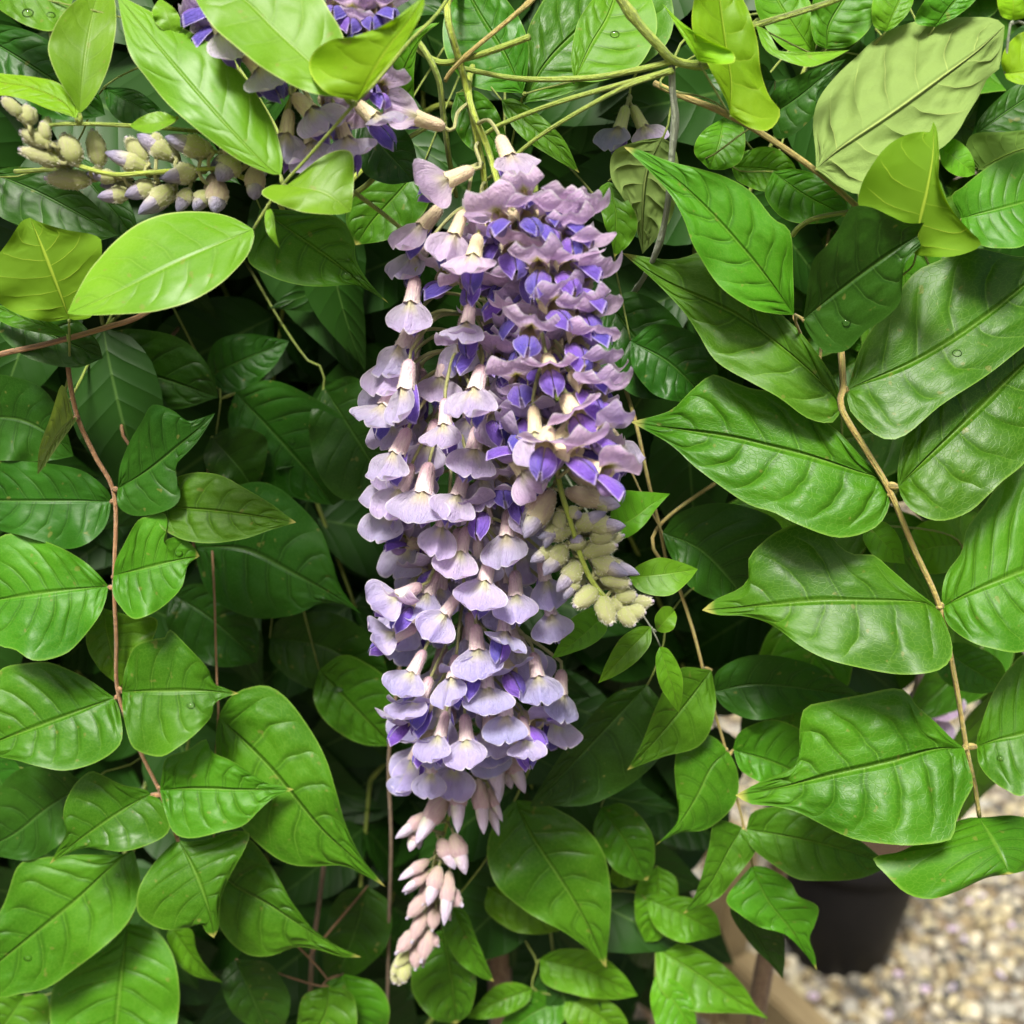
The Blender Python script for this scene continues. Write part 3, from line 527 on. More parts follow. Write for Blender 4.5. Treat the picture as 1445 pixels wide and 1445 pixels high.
lf('H11', 'deep', 'H', (200, 880), (60, 1290), [(150, 1060)], [(80, 920), (20, 1080), (20, 1220)], [(290, 960), (280, 1120), (160, 1240)], o=3.7, up=.3)
lf('H12', 'mature', 'H', (100, 1240), (150, 1560), [(130, 1380)], [(20, 1300), (40, 1480)], [(230, 1280), (290, 1380), (250, 1500)], o=2.4, up=.4)
lf('H13', 'mid', 'H', (1330, 780), (1180, 860), [(1250, 820)], [(1290, 760), (1210, 790)], [(1320, 850), (1240, 890)], o=3.6, up=.6)
lf('H14', 'mid', 'H', (1380, 800), (1330, 1110), [(1380, 960)], [(1300, 870), (1290, 1010)], [(1460, 860), (1450, 1020), (1390, 1100)], o=3.4, up=.5)
lf('H15', 'mature', 'H', (1150, 560), (1340, 860), [(1250, 700)], [(1120, 660), (1190, 800), (1270, 850)], [(1250, 550), (1350, 650), (1370, 770)], o=2.6, up=.4)
lf('F10', 'deep', 'F', (-30, 870), (320, 1170), [(120, 940), (240, 1060)], [(0, 960), (90, 1100), (230, 1160)], [(40, 790), (200, 750), (400, 800), (470, 900), (420, 1060)], o=1.2, up=.25)
lf('F11', 'deep', 'F', (-160, 90), (150, 330), [(0, 180)], [(-150, 200), (-60, 310), (60, 340)], [(-60, 20), (100, 60), (190, 180), (190, 280)], o=1.6, up=.3)
lf('F12', 'small', 'F', (800, 830), (960, 1000), [(880, 920)], [(790, 900), (850, 980)], [(880, 830), (940, 900)], o=.2, up=.3)
lf('F13', 'mid', 'F', (1190, 920), (980, 960), [(1080, 930)], [(1130, 830), (1030, 830), (970, 900)], [(1170, 1010), (1080, 1040), (1000, 1010)], o=2.2, up=.5)
lf('F14', 'mature', 'F', (1100, 1330), (1360, 1500), [(1220, 1420)], [(1080, 1420), (1150, 1500), (1270, 1530)], [(1200, 1320), (1320, 1370), (1370, 1440)], o=1.4, up=.5)
lf('E1', 'deep', 'B', (1180, 1230), (1500, 1620), [(1300, 1390), (1420, 1520)], [(1150, 1340), (1170, 1500), (1300, 1620)], [(1290, 1190), (1450, 1290), (1540, 1470)], o=2.6, up=.35)
lf('E2', 'deep', 'E', (20, 420), (280, 860), [(120, 580), (220, 740)], [(-40, 560), (-10, 760), (100, 880)], [(140, 380), (260, 500), (300, 680)], o=5.2, up=.25)
lf('E3', 'deep', 'E', (840, 1130), (960, 1350), [(900, 1240)], [(820, 1200), (860, 1300)], [(920, 1140), (990, 1230)], o=1.9, up=.4)

# --- sprays: name, label, rachis (region, points with cm), stalk material, width px, leaflets
SP = []
def spray(label, reg, pts, mat, w, ids, group=None, taper=.6): SP.append((label, reg, pts, mat, w, ids, group, taper))
spray('bright young leaf spray arching over the lilac buds, green stalk', 'A',
      [(1660, 180, -1.2), (1520, 350, -2.3), (1440, 430, -2.6), (1270, 625, -2.35), (1160, 745, -2.3), (1085, 850, -2.2), (1034, 933, -2.3)], 'stem_green', 7, ['A1', 'A2', 'A7', 'A8', 'A9', 'A9b'])
spray('pair of upright pale young leaves above the furry green bud tips', 'A', [(880, 545, .3), (700, 525, -.6), (520, 512, -1.0), (330, 505, -1.3), (200, 512, -1.2), (100, 560, -.8)], 'stem_green', 9, ['A3', 'A4', 'A11'])
spray('backlit yellow green leaf on the russet stalk at the leaf curtain edge', 'A', [(285, 1500, .6), (283, 1380, -.4), (281, 1310, -.75)], 'stem_green', 6, ['A5', 'A6'])
spray('large glossy leaf spray on a tan stalk with broad quilted leaflets', 'X',
      [(1185, 470, .6), (1190, 545, -.8), (1187, 576, -1.05), (1225, 640, -1.2), (1256, 694, -1.45), (1290, 775, -1.6), (1326, 857, -1.85), (1348, 960, -2.0), (1364, 1056, -2.15), (1376, 1110, -2.2), (1382, 1152, -2.3)], 'stem_tan', 11,
      ['F1', 'F2', 'F3', 'F4', 'F5', 'F6', 'F7', 'F8', 'F9'])
spray('drooping leaf spray hanging in front of the black pot', 'X', [(955, 820, 1.4), (978, 890, 1.0), (1000, 975, .6), (1024, 1058, .35), (1038, 1120, .3), (1050, 1168, .2), (1062, 1222, .1)], 'stem_tan', 6,
      ['I1', 'I2', 'I3', 'I4', 'I5', 'I6', 'I7', 'I8'])
spray('leaf spray with yellow leaflet tips along a reddish brown stalk', 'X',
      [(97, 470, .6), (95, 510, .5), (108, 585, .5), (135, 645, .45), (162, 702, .4), (161, 820, -.25), (164, 900, -.45), (167, 980, -.55), (200, 1065, -.7), (226, 1118, -.85), (250, 1184, -1.0)], 'stem_brown', 8,
      ['D1', 'D2', 'D3', 'D4', 'D7', 'G1', 'G2', 'G3', 'G4', 'G5'])
spray('small fresh shoot of toothless little leaves below the furry bud tip', 'X', [(870, 800, 1.0), (895, 850, -.6), (914, 878, -1.6), (924, 895, -1.7), (932, 913, -1.7)], 'stem_grey', 4, ['S4', 'S5', 'S6', 'S2', 'S3'])
spray('single bright leaf poking out beside the grey bud cluster', 'E', [(1100, 1080, 1.2), (1150, 1040, .5), (1195, 1002, .0)], 'stem_green', 4, ['S1'])
spray('dark glossy spray with one lance shaped leaf in the shaded hollow', 'D', [(560, 560, 1.8), (600, 680, .9), (640, 755, .35), (720, 850, 2.2), (790, 930, 3.4), (690, 1120, 4.3)], 'stem_brown', 5, ['D5', 'D6', 'D13'])
spray('deep shaded leaf spray with raindrops behind the left cluster edge', 'D', [(700, -60, 5.9), (860, 250, 5.8), (900, 300, 5.3), (880, 480, 4.8)], 'stem_green', 4, ['D8', 'D9', 'D11', 'D12'])
spray('dim leaf pair under the russet stalk at the curtain edge', 'D', [(-60, -80, 1.4), (-60, 160, 1.3), (-75, 400, 1.25)], 'stem_green', 4, ['D10', 'D16'])
spray('long pointed leaves drooping beside the lower lilac cluster', 'G', [(880, -100, 1.4), (885, 60, .9), (890, 190, .5), (870, 480, .5), (858, 760, .4), (700, 1050, .9)], 'stem_brown', 4, ['G6', 'G7', 'G11'])
spray('broad lower leaves with arching pale veins under the yellow tipped spray', 'G', [(640, 560, 1.0), (545, 735, .35), (530, 900, .45), (520, 1035, .5), (250, 1300, 1.0), (100, 1330, 1.2)], 'stem_green', 5, ['G8', 'G9', 'G13'])
spray('half hidden dark leaves beneath the yellow tipped spray', 'G', [(420, 420, 1.1), (345, 470, .65), (150, 420, .8), (-40, 360, .9)], 'stem_green', 4, ['G10', 'G12', 'D14'])
spray('dark leaves behind the brown stem under the drooping pointed leaves', 'G', [(1150, 1060, 2.2), (1340, 1290, 1.6), (960, 1180, 1.9)], 'stem_brown', 4, ['G14', 'G15', 'H11', 'H12'])
spray('leaf spray filling the shade behind the tapering cluster tip', 'H', [(860, 400, 2.6), (800, 530, 2.2), (690, 760, 2.0), (540, 960, 1.5), (500, 1060, 2.4)], 'stem_green', 4, ['H2', 'H3', 'H7'])
spray('dark pointed leaf behind the lower right side of the lilac cluster', 'H', [(1400, -80, 1.9), (1370, 0, 1.7), (1340, 60, 1.6)], 'stem_green', 4, ['H1', 'H15'])
spray('soft light green leaves low down near the wooden frame', 'H', [(850, 1120, 3.4), (890, 1200, 3.1), (872, 1300, 2.8), (1000, 1335, 3.0)], 'stem_green', 4, ['H4', 'H6', 'H8', 'H9', 'H10'])
spray('bright low leaves hanging beside the wooden post', 'I', [(-200, 900, 3.2), (-100, 930, 2.8), (-60, 1130, 2.6), (-60, 1250, 2.0)], 'stem_green', 4, ['I9', 'I10', 'I11', 'H13', 'H14'])
spray('dark leaf with raindrops left of the pink flowers', 'A', [(1000, 740, 1.4), (1040, 800, .9), (1062, 850, .6)], 'stem_green', 4, ['B6'])
spray('big smooth leaves behind the radiating green stems', 'B', [(800, 520, 3.0), (830, 420, 2.4), (835, 385, 2.2), (1040, 330, 1.95)], 'stem_green', 5, ['B1', 'B2', 'B2b'])
spray('slim dark leaf under the radiating green stems', 'B', [(690, 340, 2.2), (745, 408, 1.4)], 'stem_green', 4, ['B3', 'B9'])
spray('pale backed leaves beside the silver grey stem', 'B', [(1440, 420, 1.4), (1405, 560, 1.05), (1300, 640, 1.15), (1180, 740, 1.2)], 'stem_green', 5, ['B4', 'B5'])
spray('olive green curled leaf beside the loose pink flower', 'B', [(260, 560, 1.6), (300, 460, .65), (170, 480, 1.3)], 'stem_green', 4, ['B7', 'B8'])
spray('dim leaf behind the left shoulder of the pink flowers', 'B', [(470, 560, 4.7), (430, 660, 4.4)], 'stem_green', 4, ['B10'])
spray('translucent lime leaf hanging from the stem node', 'C', [(150, 400, .2), (225, 440, -.4), (245, 472, -.7), (120, 255, -.85)], 'stem_green', 5, ['C1', 'C1b'])
spray('large pale felted leaf showing its ribbed underside', 'C', [(765, 842, .5), (640, 730, .0), (597, 690, -.4)], 'stem_green', 8, ['C2'])
spray('lime leaf with a rolled edge over the dark folded leaf', 'Q', [(300, 1500, 1.0), (500, 1350, -.4), (545, 1240, -1.2)], 'stem_green', 5, ['C3'])
spray('dark green leaf pair above the large glossy spray', 'C', [(560, 1420, .2), (520, 1330, -.6), (507, 1284, -.65), (545, 1302, -1.35)], 'stem_tan', 7, ['C5', 'C4'])
spray('veined green leaf behind the lime leaf with the rolled edge', 'C', [(1140, 1000, .6), (1190, 892, -.2)], 'stem_green', 5, ['C6'])
spray('tiny lime leaves opening at the pale fuzzy shoot', 'C', [(1500, 120, .2), (1400, 88, -.6), (1378, 180, -.6), (1366, 300, -.6)], 'stem_grey', 6, ['C7', 'C7b'])
spray('leaves tucked behind the tip of the felted leaf', 'C', [(1080, 540, 1.2), (1100, 602, .45), (1260, 690, .65), (1252, 546, 1.0)], 'stem_green', 4, ['C8', 'C9', 'C10'])
spray('curled rim leaf and companions above the felted leaf', 'C', [(860, 240, 1.3), (640, 202, .95), (590, 222, 1.2), (352, 106, .2)], 'stem_green', 4, ['C11', 'C12', 'C13', 'C15', 'C16'])
spray('dark shaded leaf between lime leaf and felted leaf', 'C', [(330, 520, 1.3), (415, 470, .85), (430, 332, 2.4)], 'stem_green', 4, ['C14', 'C20'])
spray('soft leaves low behind the brown slanting stem', 'C', [(330, 600, 3.4), (220, 482, 2.6), (252, 680, 3.4), (420, 700, 2.25)], 'stem_green', 4, ['C17', 'C18', 'C19'])
spray('shaded leaves between the glossy spray and the bud tip', 'F', [(-120, 700, 1.8), (-30, 870, 1.25)], 'stem_tan', 4, ['F10'])
spray('dark leaves beside the right flank of the pink flowers', 'F', [(-220, -200, 2.0), (-190, -60, 1.8), (-160, 90, 1.6)], 'stem_green', 4, ['F11', 'E1'])
spray('small leaves behind the tan stalk of the glossy spray', 'F', [(760, 760, 1.2), (800, 830, .25), (1190, 920, 2.2), (1100, 1330, 1.4)], 'stem_green', 4, ['F12', 'F13', 'F14'])
spray('dark leaves in the hollow left of the pale flowers', 'E', [(-60, 300, 5.6), (20, 420, 5.2), (-150, 1000, 4.6)], 'stem_green', 4, ['E2', 'H5', 'D15'])
spray('shaded leaf peeping between the two flower clusters', 'E', [(800, 1060, 2.2), (840, 1130, 1.9)], 'stem_green', 4, ['E3'])
spray('dim leaves behind the furry green bud tips', 'A', [(-120, -120, 1.6), (-80, 140, 1.35), (-40, 700, 1.6), (280, 620, 2.0), (420, 360, 1.0), (700, 150, -.5), (-60, -60, .55)], 'stem_green', 4, ['A12', 'A13', 'A14', 'A15', 'A16', 'A10'])
# ------------------------------------------------------------------ woody canes that carry the plant
CANES = []
def cane(name, label, P, r0, r1, mat='bark', n=60):
    P = crom(P, n)
    R = np.linspace(r0, r1, n) * (1 + .10 * np.sin(np.arange(n) * 1.7) + .12 * (np.arange(n) % 9 == 4))
    me = tubes('cane', [(P, R)], 8)
    o = link(name, me, None, M[mat]); tag(o, label, 'stem'); CANES.append(P); return o
def vz(p, off, z): q = at(p, off); return (q[0], q[1], z)
def upright(xs, off, top): # x (px) at a few heights
    out = []
    for (x, y, o) in xs: out.append(at((x, y), off + o))
    q = out[-1]
    return [np.array((out[-1][0] + .02, out[-1][1] + .03, 0.0))] if False else out
def cane_path(x0, off, wob, ztop):
    b = at((x0, 722), off)
    zs = np.linspace(0, ztop, 9)
    r = random.Random(int(x0))
    return [np.array((b[0] + r.uniform(-wob, wob) * (1 if z > 0 else .3), b[1] + r.uniform(-wob, wob) * .4, z)) for z in zs]
cane('vine_cane', 'woody brown stem deep in the shade left of the flower cluster', cane_path(330, .125, .008, 1.75), .005, .003)
cane('vine_cane', 'woody brown stem hidden behind the flower cluster', cane_path(690, .115, .006, 1.75), .006, .003)
cane('vine_cane', 'woody brown stem behind the large glossy leaf spray', cane_path(1130, .10, .008, 1.75), .004, .003)
cane('vine_cane', 'woody brown stem behind the yellow tipped leaf spray', cane_path(30, .115, .008, 1.75), .005, .003)
tw = crom([at((556, 1000), .03), at((548, 1080), .03), at((552, 1180), .03), at((549, 1300), .032), at((546, 1445), .035), at((540, 1700), .06)], 30)
tw = np.vstack([at((575, 860), .08), tw, (tw[-1][0], tw[-1][1] + .02, 0.3), (tw[-1][0], tw[-1][1] + .02, 0)])
o = link('thin_cane', tubes('thin cane', [(tw, np.full(len(tw), .0006))], 6), None, M['bark']); tag(o, 'thin straight brown cane hanging left of the cluster tip', 'stem')
tw = crom([at((448, 1290), .028), at((440, 1350), .026), at((438, 1420), .026), at((436, 1520), .03), at((430, 1700), .06)], 24)
tw = np.vstack([at((470, 1120), .085), tw, (tw[-1][0], tw[-1][1] + .02, 0.3), (tw[-1][0], tw[-1][1] + .02, 0)])
o = link('thin_cane', tubes('thin cane', [(tw, np.full(len(tw), .0008))], 6), None, M['bark']); tag(o, 'thin brown cane under the long drooping pointed leaves', 'stem')

def nearest_cane(P, dz=.015):
    best = None
    for C in CANES:
        for q in C:
            d = np.linalg.norm(q - (P + np.array((0, 0, dz)))) 
            if best is None or d < best[0]: best = (d, q)
    return best[1]
def hook(P, T):
    """curve from a cane to P, arriving along T"""
    q = nearest_cane(P); d = np.linalg.norm(q - P)
    return [q, q + (P - q) * .35 + np.array((0, .0, .10 * d)), P - T * .25 * d * .6]

# ------------------------------------------------------------------ leaf sprays
def build_spray(label, reg, pts, mat, w, ids, group, taper):
    P = [at(px(reg, p[:2]), p[2] * .01) for p in pts]
    T = P[1] - P[0]; T = T / np.linalg.norm(T)
    path = crom(hook(P[0], T) + P, 14 + 8 * len(P))
    sz = pxsize(P[-1]); R = np.linspace(w * .5 * sz, w * .5 * sz * taper, len(path))
    root = empty('leaf_spray', P[0], label, 'leaf spray', group)
    inv = tinv(P[0]); lst = [(path, R)]
    for i in ids:
        m, rg_, base, tip, mid, L, Rr, k = LV[i]
        me, b = leaf_mesh(i, rg_, base, tip, mid, L, Rr, **k)
        lo = link('leaflet', me, root, M[m], inv); V_ = LEAF_GRID[i][0]; lo['quilt'] = float(min(1.1, np.linalg.norm(V_[0] - V_[-1]) / .055) * rng.uniform(.55, 1.1))
        j = np.argmin(np.linalg.norm(path - b, axis=1)); j = max(0, j)
        if np.linalg.norm(path[j] - b) > .0004:
            q = path[j]; V, mm, nu, nv = LEAF_GRID[i]
            inner = V[2 * mm + nv]
            lst.append((crom([q, q * .4 + b * .6 + np.array((0, 0, -.0004)), b], 9), np.full(9, .30 * w * sz)))
            # swollen joint
            lst.append((crom([q * .85 + b * .15, q * .15 + b * .85], 4), np.array((.40, .46, .44, .30)) * w * sz))
    link('stalk', tubes('stalk', lst, 7), root, M[mat], inv)
    return root
for s in SP: build_spray(*s)

# ------------------------------------------------------------------ bare twigs in view
def twig(label, reg, pts, wpx, mat, name='twig', taper=.8, knots=0):
    P = crom([at(px(reg, p[:2]), p[2] * .01) for p in pts], 40)
    sz = pxsize(P[len(P) // 2])
    R = np.linspace(1, taper, 40) * wpx * .5 * sz
    for i in range(knots):
        j = int((i + .5) / knots * 40); R[j] *= 1.3; R[max(0, j - 1)] *= 1.15; R[min(39, j + 1)] *= 1.12
    o = link(name, tubes(name, [(P, R)], 8), None, M[mat]); tag(o, label, 'twig'); return o
twig('russet hairy stalk crossing under the long young leaf', 'X', [(-60, 520, .3), (0, 500, .1), (50, 489, .0), (98, 477, -.1), (150, 462, .1), (200, 445, .5), (270, 400, 2.5), (330, 380, 7.5)], 8, 'stem_brown')
twig('tan stem slanting up from the flower cluster stalk', 'B', [(960, -100, 1.0), (880, -10, .8), (740, 110, .7), (620, 210, .7), (540, 290, .8), (515, 330, .9)], 8, 'stem_tan', knots=2)
twig('short cut green stub ending among the big smooth leaves', 'B', [(860, 150, .2), (740, 195, .5), (630, 230, .8), (500, 255, 1.2), (400, 200, 1.6), (330, 140, 2.2)], 9, 'stem_green', taper=1)
twig('straight green stem running to the thick node', 'B', [(1440, 250, .0), (1300, 285, .2), (1100, 318, .5), (830, 322, .9), (640, 290, 1.1), (560, 270, 1.3)], 9, 'stem_green')
twig('upper of two parallel yellow green stems', 'B', [(1440, 285, .0), (1340, 315, -.1), (1000, 410, .1), (760, 500, .5), (665, 555, .75)], 8, 'stem_green')
twig('lower of two parallel yellow green stems', 'B', [(1445, 290, .0), (1260, 350, -.2), (1060, 455, -.2), (880, 570, .0), (740, 690, .3), (690, 730, .6)], 7, 'stem_green')
twig('thick green stem with the pale fuzzy node', 'X', [(860, -30, .2), (880, 5, .1), (905, 38, .0), (930, 65, -.05), (950, 85, .0), (985, 92, .1), (1010, 85, .3), (1040, 60, .9), (1070, 30, 2.0)], 14, 'stem_green', knots=3)
twig('yellow green stem rising to the leaves above the felted leaf', 'C', [(300, 120, .6), (352, 103, .3), (520, 52, .2), (690, -5, .3), (800, -60, .6)], 10, 'stem_green')
twig('brown slanting stem behind the felted leaf', 'C', [(-60, 340, 1.6), (50, 392, 1.0), (230, 462, .6), (400, 560, .4), (590, 692, .2), (765, 842, .3), (860, 930, 1.5), (930, 1010, 6.5)], 9, 'stem_tan', knots=3)
twig('curved green stalk behind the dark folded leaf', 'C', [(500, 960, 1.6), (530, 925, 1.4), (600, 888, 1.0), (740, 862, .6)], 8, 'stem_green')
twig('silver grey stem standing right of the pink flowers', 'X', [(948, 90, .1), (949, 130, .15), (953, 165, .2), (948, 220, .3), (942, 290, .4), (930, 345, .6), (912, 385, 1.4), (896, 410, 3.0), (870, 440, 6.0)], 9, 'stem_grey', knots=4)
twig('green stalk reaching into the left of the pink flowers', 'B', [(80, 720, .2), (140, 780, .2), (260, 870, .3), (400, 985, .5), (480, 1050, 1.2)], 7, 'stem_green')
twig('green stalk arching behind the small young leaf', 'B', [(110, 810, 1.2), (200, 750, 1.1), (300, 640, 1.0), (370, 560, 1.1), (520, 480, 1.6)], 8, 'stem_green')
twig('slim green stalk hanging right of the bud tip', 'X', [(880, 540, 2.4), (898, 600, 1.6), (915, 680, 1.4), (930, 740, 1.4), (942, 800, 1.5), (955, 830, 1.4)], 6, 'stem_tan')
twig('short green stalk under the furry bud cluster', 'A', [(60, 700, .8), (150, 695, .7), (260, 692, .8), (420, 720, 1.6)], 7, 'stem_green')
twig('green stem branching behind the loose pink flower', 'B', [(380, 140, 1.6), (440, 220, 1.2), (490, 330, 1.1), (505, 450, 1.2), (530, 640, 1.6), (560, 800, 3.0)], 9, 'stem_green')

# ------------------------------------------------------------------ flower parts (metres, x forward, z towards the banner)
mm = .001
def lathe(prof, sides=12, bend=0.0, teeth=0.0):
    V, UV = [], []; n = len(prof)
    for i, (x, r) in enumerate(prof):
        for k in range(sides + 1):
            f = 2 * pi * k / sides
            xx = x + (teeth * (abs(sin(2.5 * f)) - .4) if i == n - 1 else 0)
            V.append((xx, r * cos(f), r * sin(f) + bend * x * x)); UV.append((i / (n - 1), k / sides))
    return V, grid_faces(n, sides + 1, False), UV
def hairs(V, F, n, ln, wd, rnd):
    HV, HF = [], []
    V = np.array(V)
    for _ in range(n):
        f = rnd.choice(F); a, b, c, d = V[list(f)]
        s, t = rnd.random(), rnd.random()
        p = (a * (1 - s) + b * s) * (1 - t) + (d * (1 - s) + c * s) * t
        nn = np.cross(b - a, d - a); L = np.linalg.norm(nn)
        if L < 1e-12: continue
        nn = nn / L
        q = np.array([rnd.gauss(0, 1) for _ in range(3)]); side = np.cross(nn, q); side /= np.linalg.norm(side) + 1e-9
        tip = p + (nn + .45 * side + np.array((.35, 0, 0))) * ln * rnd.uniform(.5, 1.1)
        i = len(HV); HV += [p - side * wd, p + side * wd, tip]; HF.append((i, i + 1, i + 2))
    return HV, HF
prof = [(0, .5), (.5, 1.3), (1.4, 1.9), (3, 2.15), (5, 2.3), (7, 2.5), (8.4, 2.75)]
cv, cf, cu = lathe([(x * mm, r * mm) for x, r in prof], 14, 0, .8 * mm)
def calyx_mesh(m): me = mesh('calyx', cv, cf, cu); me.materials.append(M[m]); return me
CAL = {k: calyx_mesh(k) for k in ('calyx_mauve', 'calyx_cream', 'calyx_green', 'calyx_pink')}
hv, hf = hairs(cv, cf, 380, .60 * mm, .035 * mm, random.Random(3)); CALFUZZ = mesh('fuzz', hv, hf, None, False); CALFUZZ.materials.append(M['fuzz'])
def banner_mesh(m, seed, opened=False):
    r = random.Random(seed); ns, nv = 18, 11
    W = r.uniform(.92, 1.08); bend0 = radians(r.uniform(2, 12)); bend1 = radians(r.uniform(10, 46)); side = r.uniform(-.12, .12)
    fold = r.uniform(.5, 1.5); lift = r.uniform(.2, 1.2)
    if opened: bend0 = radians(r.uniform(18, 36)); bend1 = radians(r.uniform(14, 50)); W *= .95; fold = r.uniform(.0, 1.1); lift = r.uniform(.3, 1.6)
    tw_ = r.uniform(-.25, .25); roll = r.uniform(.0, .6); rf = r.uniform(.05, .6); notch = r.uniform(.3, 2.4); asy = r.uniform(-.9, .9); crease = r.uniform(.0, 1.0)
    rid = r.uniform(.5, 1.0); ph = r.uniform(0, 6)
    if opened: notch = r.uniform(0, .5); asy *= .4
    cl = [(6.6, 1.5)]; Lg = 9.6 if opened else 12.2
    for i in range(1, ns):
        s = i / (ns - 1); a = bend0 + bend1 * s ** 1.4
        cl.append((cl[-1][0] + Lg / (ns - 1) * cos(a), cl[-1][1] + Lg / (ns - 1) * sin(a)))
    V, UV = [], []
    for i in range(ns):
        s = i / (ns - 1)
        wd = np.interp(s, [0, .1, .2, .32, .45, .6, .75, .88, .96, 1], [2.1, 2.5, 3.6, 6.0, 7.7, 8.3, 7.9, 6.9, 6.0, 5.2] if opened else [2.1, 2.5, 3.6, 5.8, 7.4, 8.2, 7.9, 6.6, 5.0, 3.6]) * W
        for j in range(-nv, nv + 1):
            v = j / nv; a = abs(v)
            x, z = cl[i]
            y = wd * v + side * 3 * s * a
            # rounded lobes with a notch between them
            x += -notch * s * s * (1 - a) ** 4 - (1.6 if opened else 1.1) * s * a * a + asy * v * s * s
            near = max(0, 1 - s / .28)
            zz = z - near * 2.2 * a ** 2 + rid * math.exp(-(v / .13) ** 2) * (1 - s) ** .7
            zz -= fold * 1.6 * sin(pi * min(1, a / .85)) * min(1, s * 1.6) * .75
            zz -= rf * wd * a * min(1, s * 1.3) * (.25 if opened else 1)
            zz += lift * a ** 2.4 * 1.3 * min(1, s * 1.4) + tw_ * wd * v * s
            zz += roll * max(0, s - .72) ** 2 * 14 * (1 if opened else .5); x -= roll * max(0, s - .78) ** 2 * (16 if opened else 0)
            zz += .45 * a * sin(9 * s + ph + (2 if v > 0 else 0)) + (.32 if opened else .3) * s * sin(4.6 * v + ph) - crease * s * math.exp(-(v / .10) ** 2) * (0 if opened else 1)
            V.append((x * mm, y * mm, zz * mm)); UV.append((s, (v + 1) / 2))
    me = mesh('banner petal', V, grid_faces(ns, 2 * nv + 1, True), UV); me.materials.append(M[m]); return me
BAN = {m: [banner_mesh(m, 40 + i) for i in range(8)] for m in ('banner', 'banner_pink', 'banner_blue')}
BANO = {m: [banner_mesh(m, 70 + i, True) for i in range(9)] for m in ('banner', 'banner_pink', 'banner_blue')}
def wing_mesh(sg, seed):
    r = random.Random(seed); n, k = 12, 7; V, UV = [], []; sp = r.uniform(.85, 1.15)
    for i in range(n):
        p = i / (n - 1); rx = 7.4 + 8.6 * p; rz = -.7 + .9 * sin(pi * p * .8) - 1.6 * p * p
        ow = (.7 + 2.8 * sin(pi * min(1, .12 + .80 * p)) ** .9) * sp * (1 - .75 * max(0, p - .8) / .2)
        for j in range(k):
            q = j / (k - 1)
            y = sg * (.15 + ow * q); z = rz - 2.6 * q ** 1.6 * (0.6 + .6 * p) + .7 * sin(pi * q) + (.7 * max(0, q - .75) * 4 * .6)
            x = rx + 1.4 * q * p - .8 * q * q
            V.append((x * mm, y * mm, z * mm)); UV.append((p, .5 + .5 * q))
    me = mesh('wing petal', V, grid_faces(n, k, sg > 0), UV); me.materials.append(M['wing']); return me
WING = {s: [wing_mesh(s, 5 + i) for i in range(3)] for s in (-1, 1)}
kv, kf, ku = [], [], []
for i in range(9):
    p = i / 8; x = 7.4 + 6.8 * p; z = -2.0 - 1.8 * p + 1.2 * p * p; r_ = 1.5 * sin(pi * min(1, .2 + .78 * p)) + .1
    for j in range(7):
        f = pi + pi * j / 6; kv.append((x * mm, r_ * cos(f) * mm, (z + 1.5 * r_ * sin(f)) * mm)); ku.append((p, j / 6))
KEEL = mesh('keel petal', kv, grid_faces(9, 7, True), ku); KEEL.materials.append(M['keel'])
# buds: unit length, unit width
BUD = {}
def bud_kind(key, cal, tipm, split, ctr, fuzz, hl):
    r = random.Random(len(key) + 5)
    cp = [(0, .08), (.04, .20), (.14, .33), (.30, .43), (split * .75, .47 if split < .7 else .41), (split, .40 if split < .7 else .22), (split + .02, .37 if split < .7 else .18)]
    q_ = 1 if split < .7 else .40
    tp = [(split - .06, .38 * q_), (split + .05, .40 * q_), (split + (1 - split) * .4, .36 * q_), (split + (1 - split) * .7, .25 * q_), (split + (1 - split) * .9, .12), (1, .015)]
    v, f, u = lathe(cp, 12, .08, .05); c = mesh('bud calyx', v, f, u); c.materials.append(M[cal])
    hvv, hff = hairs(v, f, fuzz, hl, .014, r); h = mesh('fuzz', hvv, hff, None, False); h.materials.append(M['fuzz'])
    v, f, u = lathe(tp, 12, .08); v = [(a, b * (.8 if c_ > 0 else 1), c_) for a, b, c_ in v]; t = mesh('bud petals', v, f, u); t.materials.append(M[tipm])
    BUD[key] = (c, t, h)
bud_kind('g', 'calyx_green', 'budpale', .86, 1, 300, .085)
bud_kind('s', 'calyx_green', 'budtip', .48, 1, 240, .075)
bud_kind('c', 'calyx_cream', 'budtip', .60, 1, 180, .06)
bud_kind('p', 'calyx_pink', 'budpale', .50, 1, 120, .04)
bud_kind('k', 'calyx_pink', 'budpale', .80, 1, 160, .055)

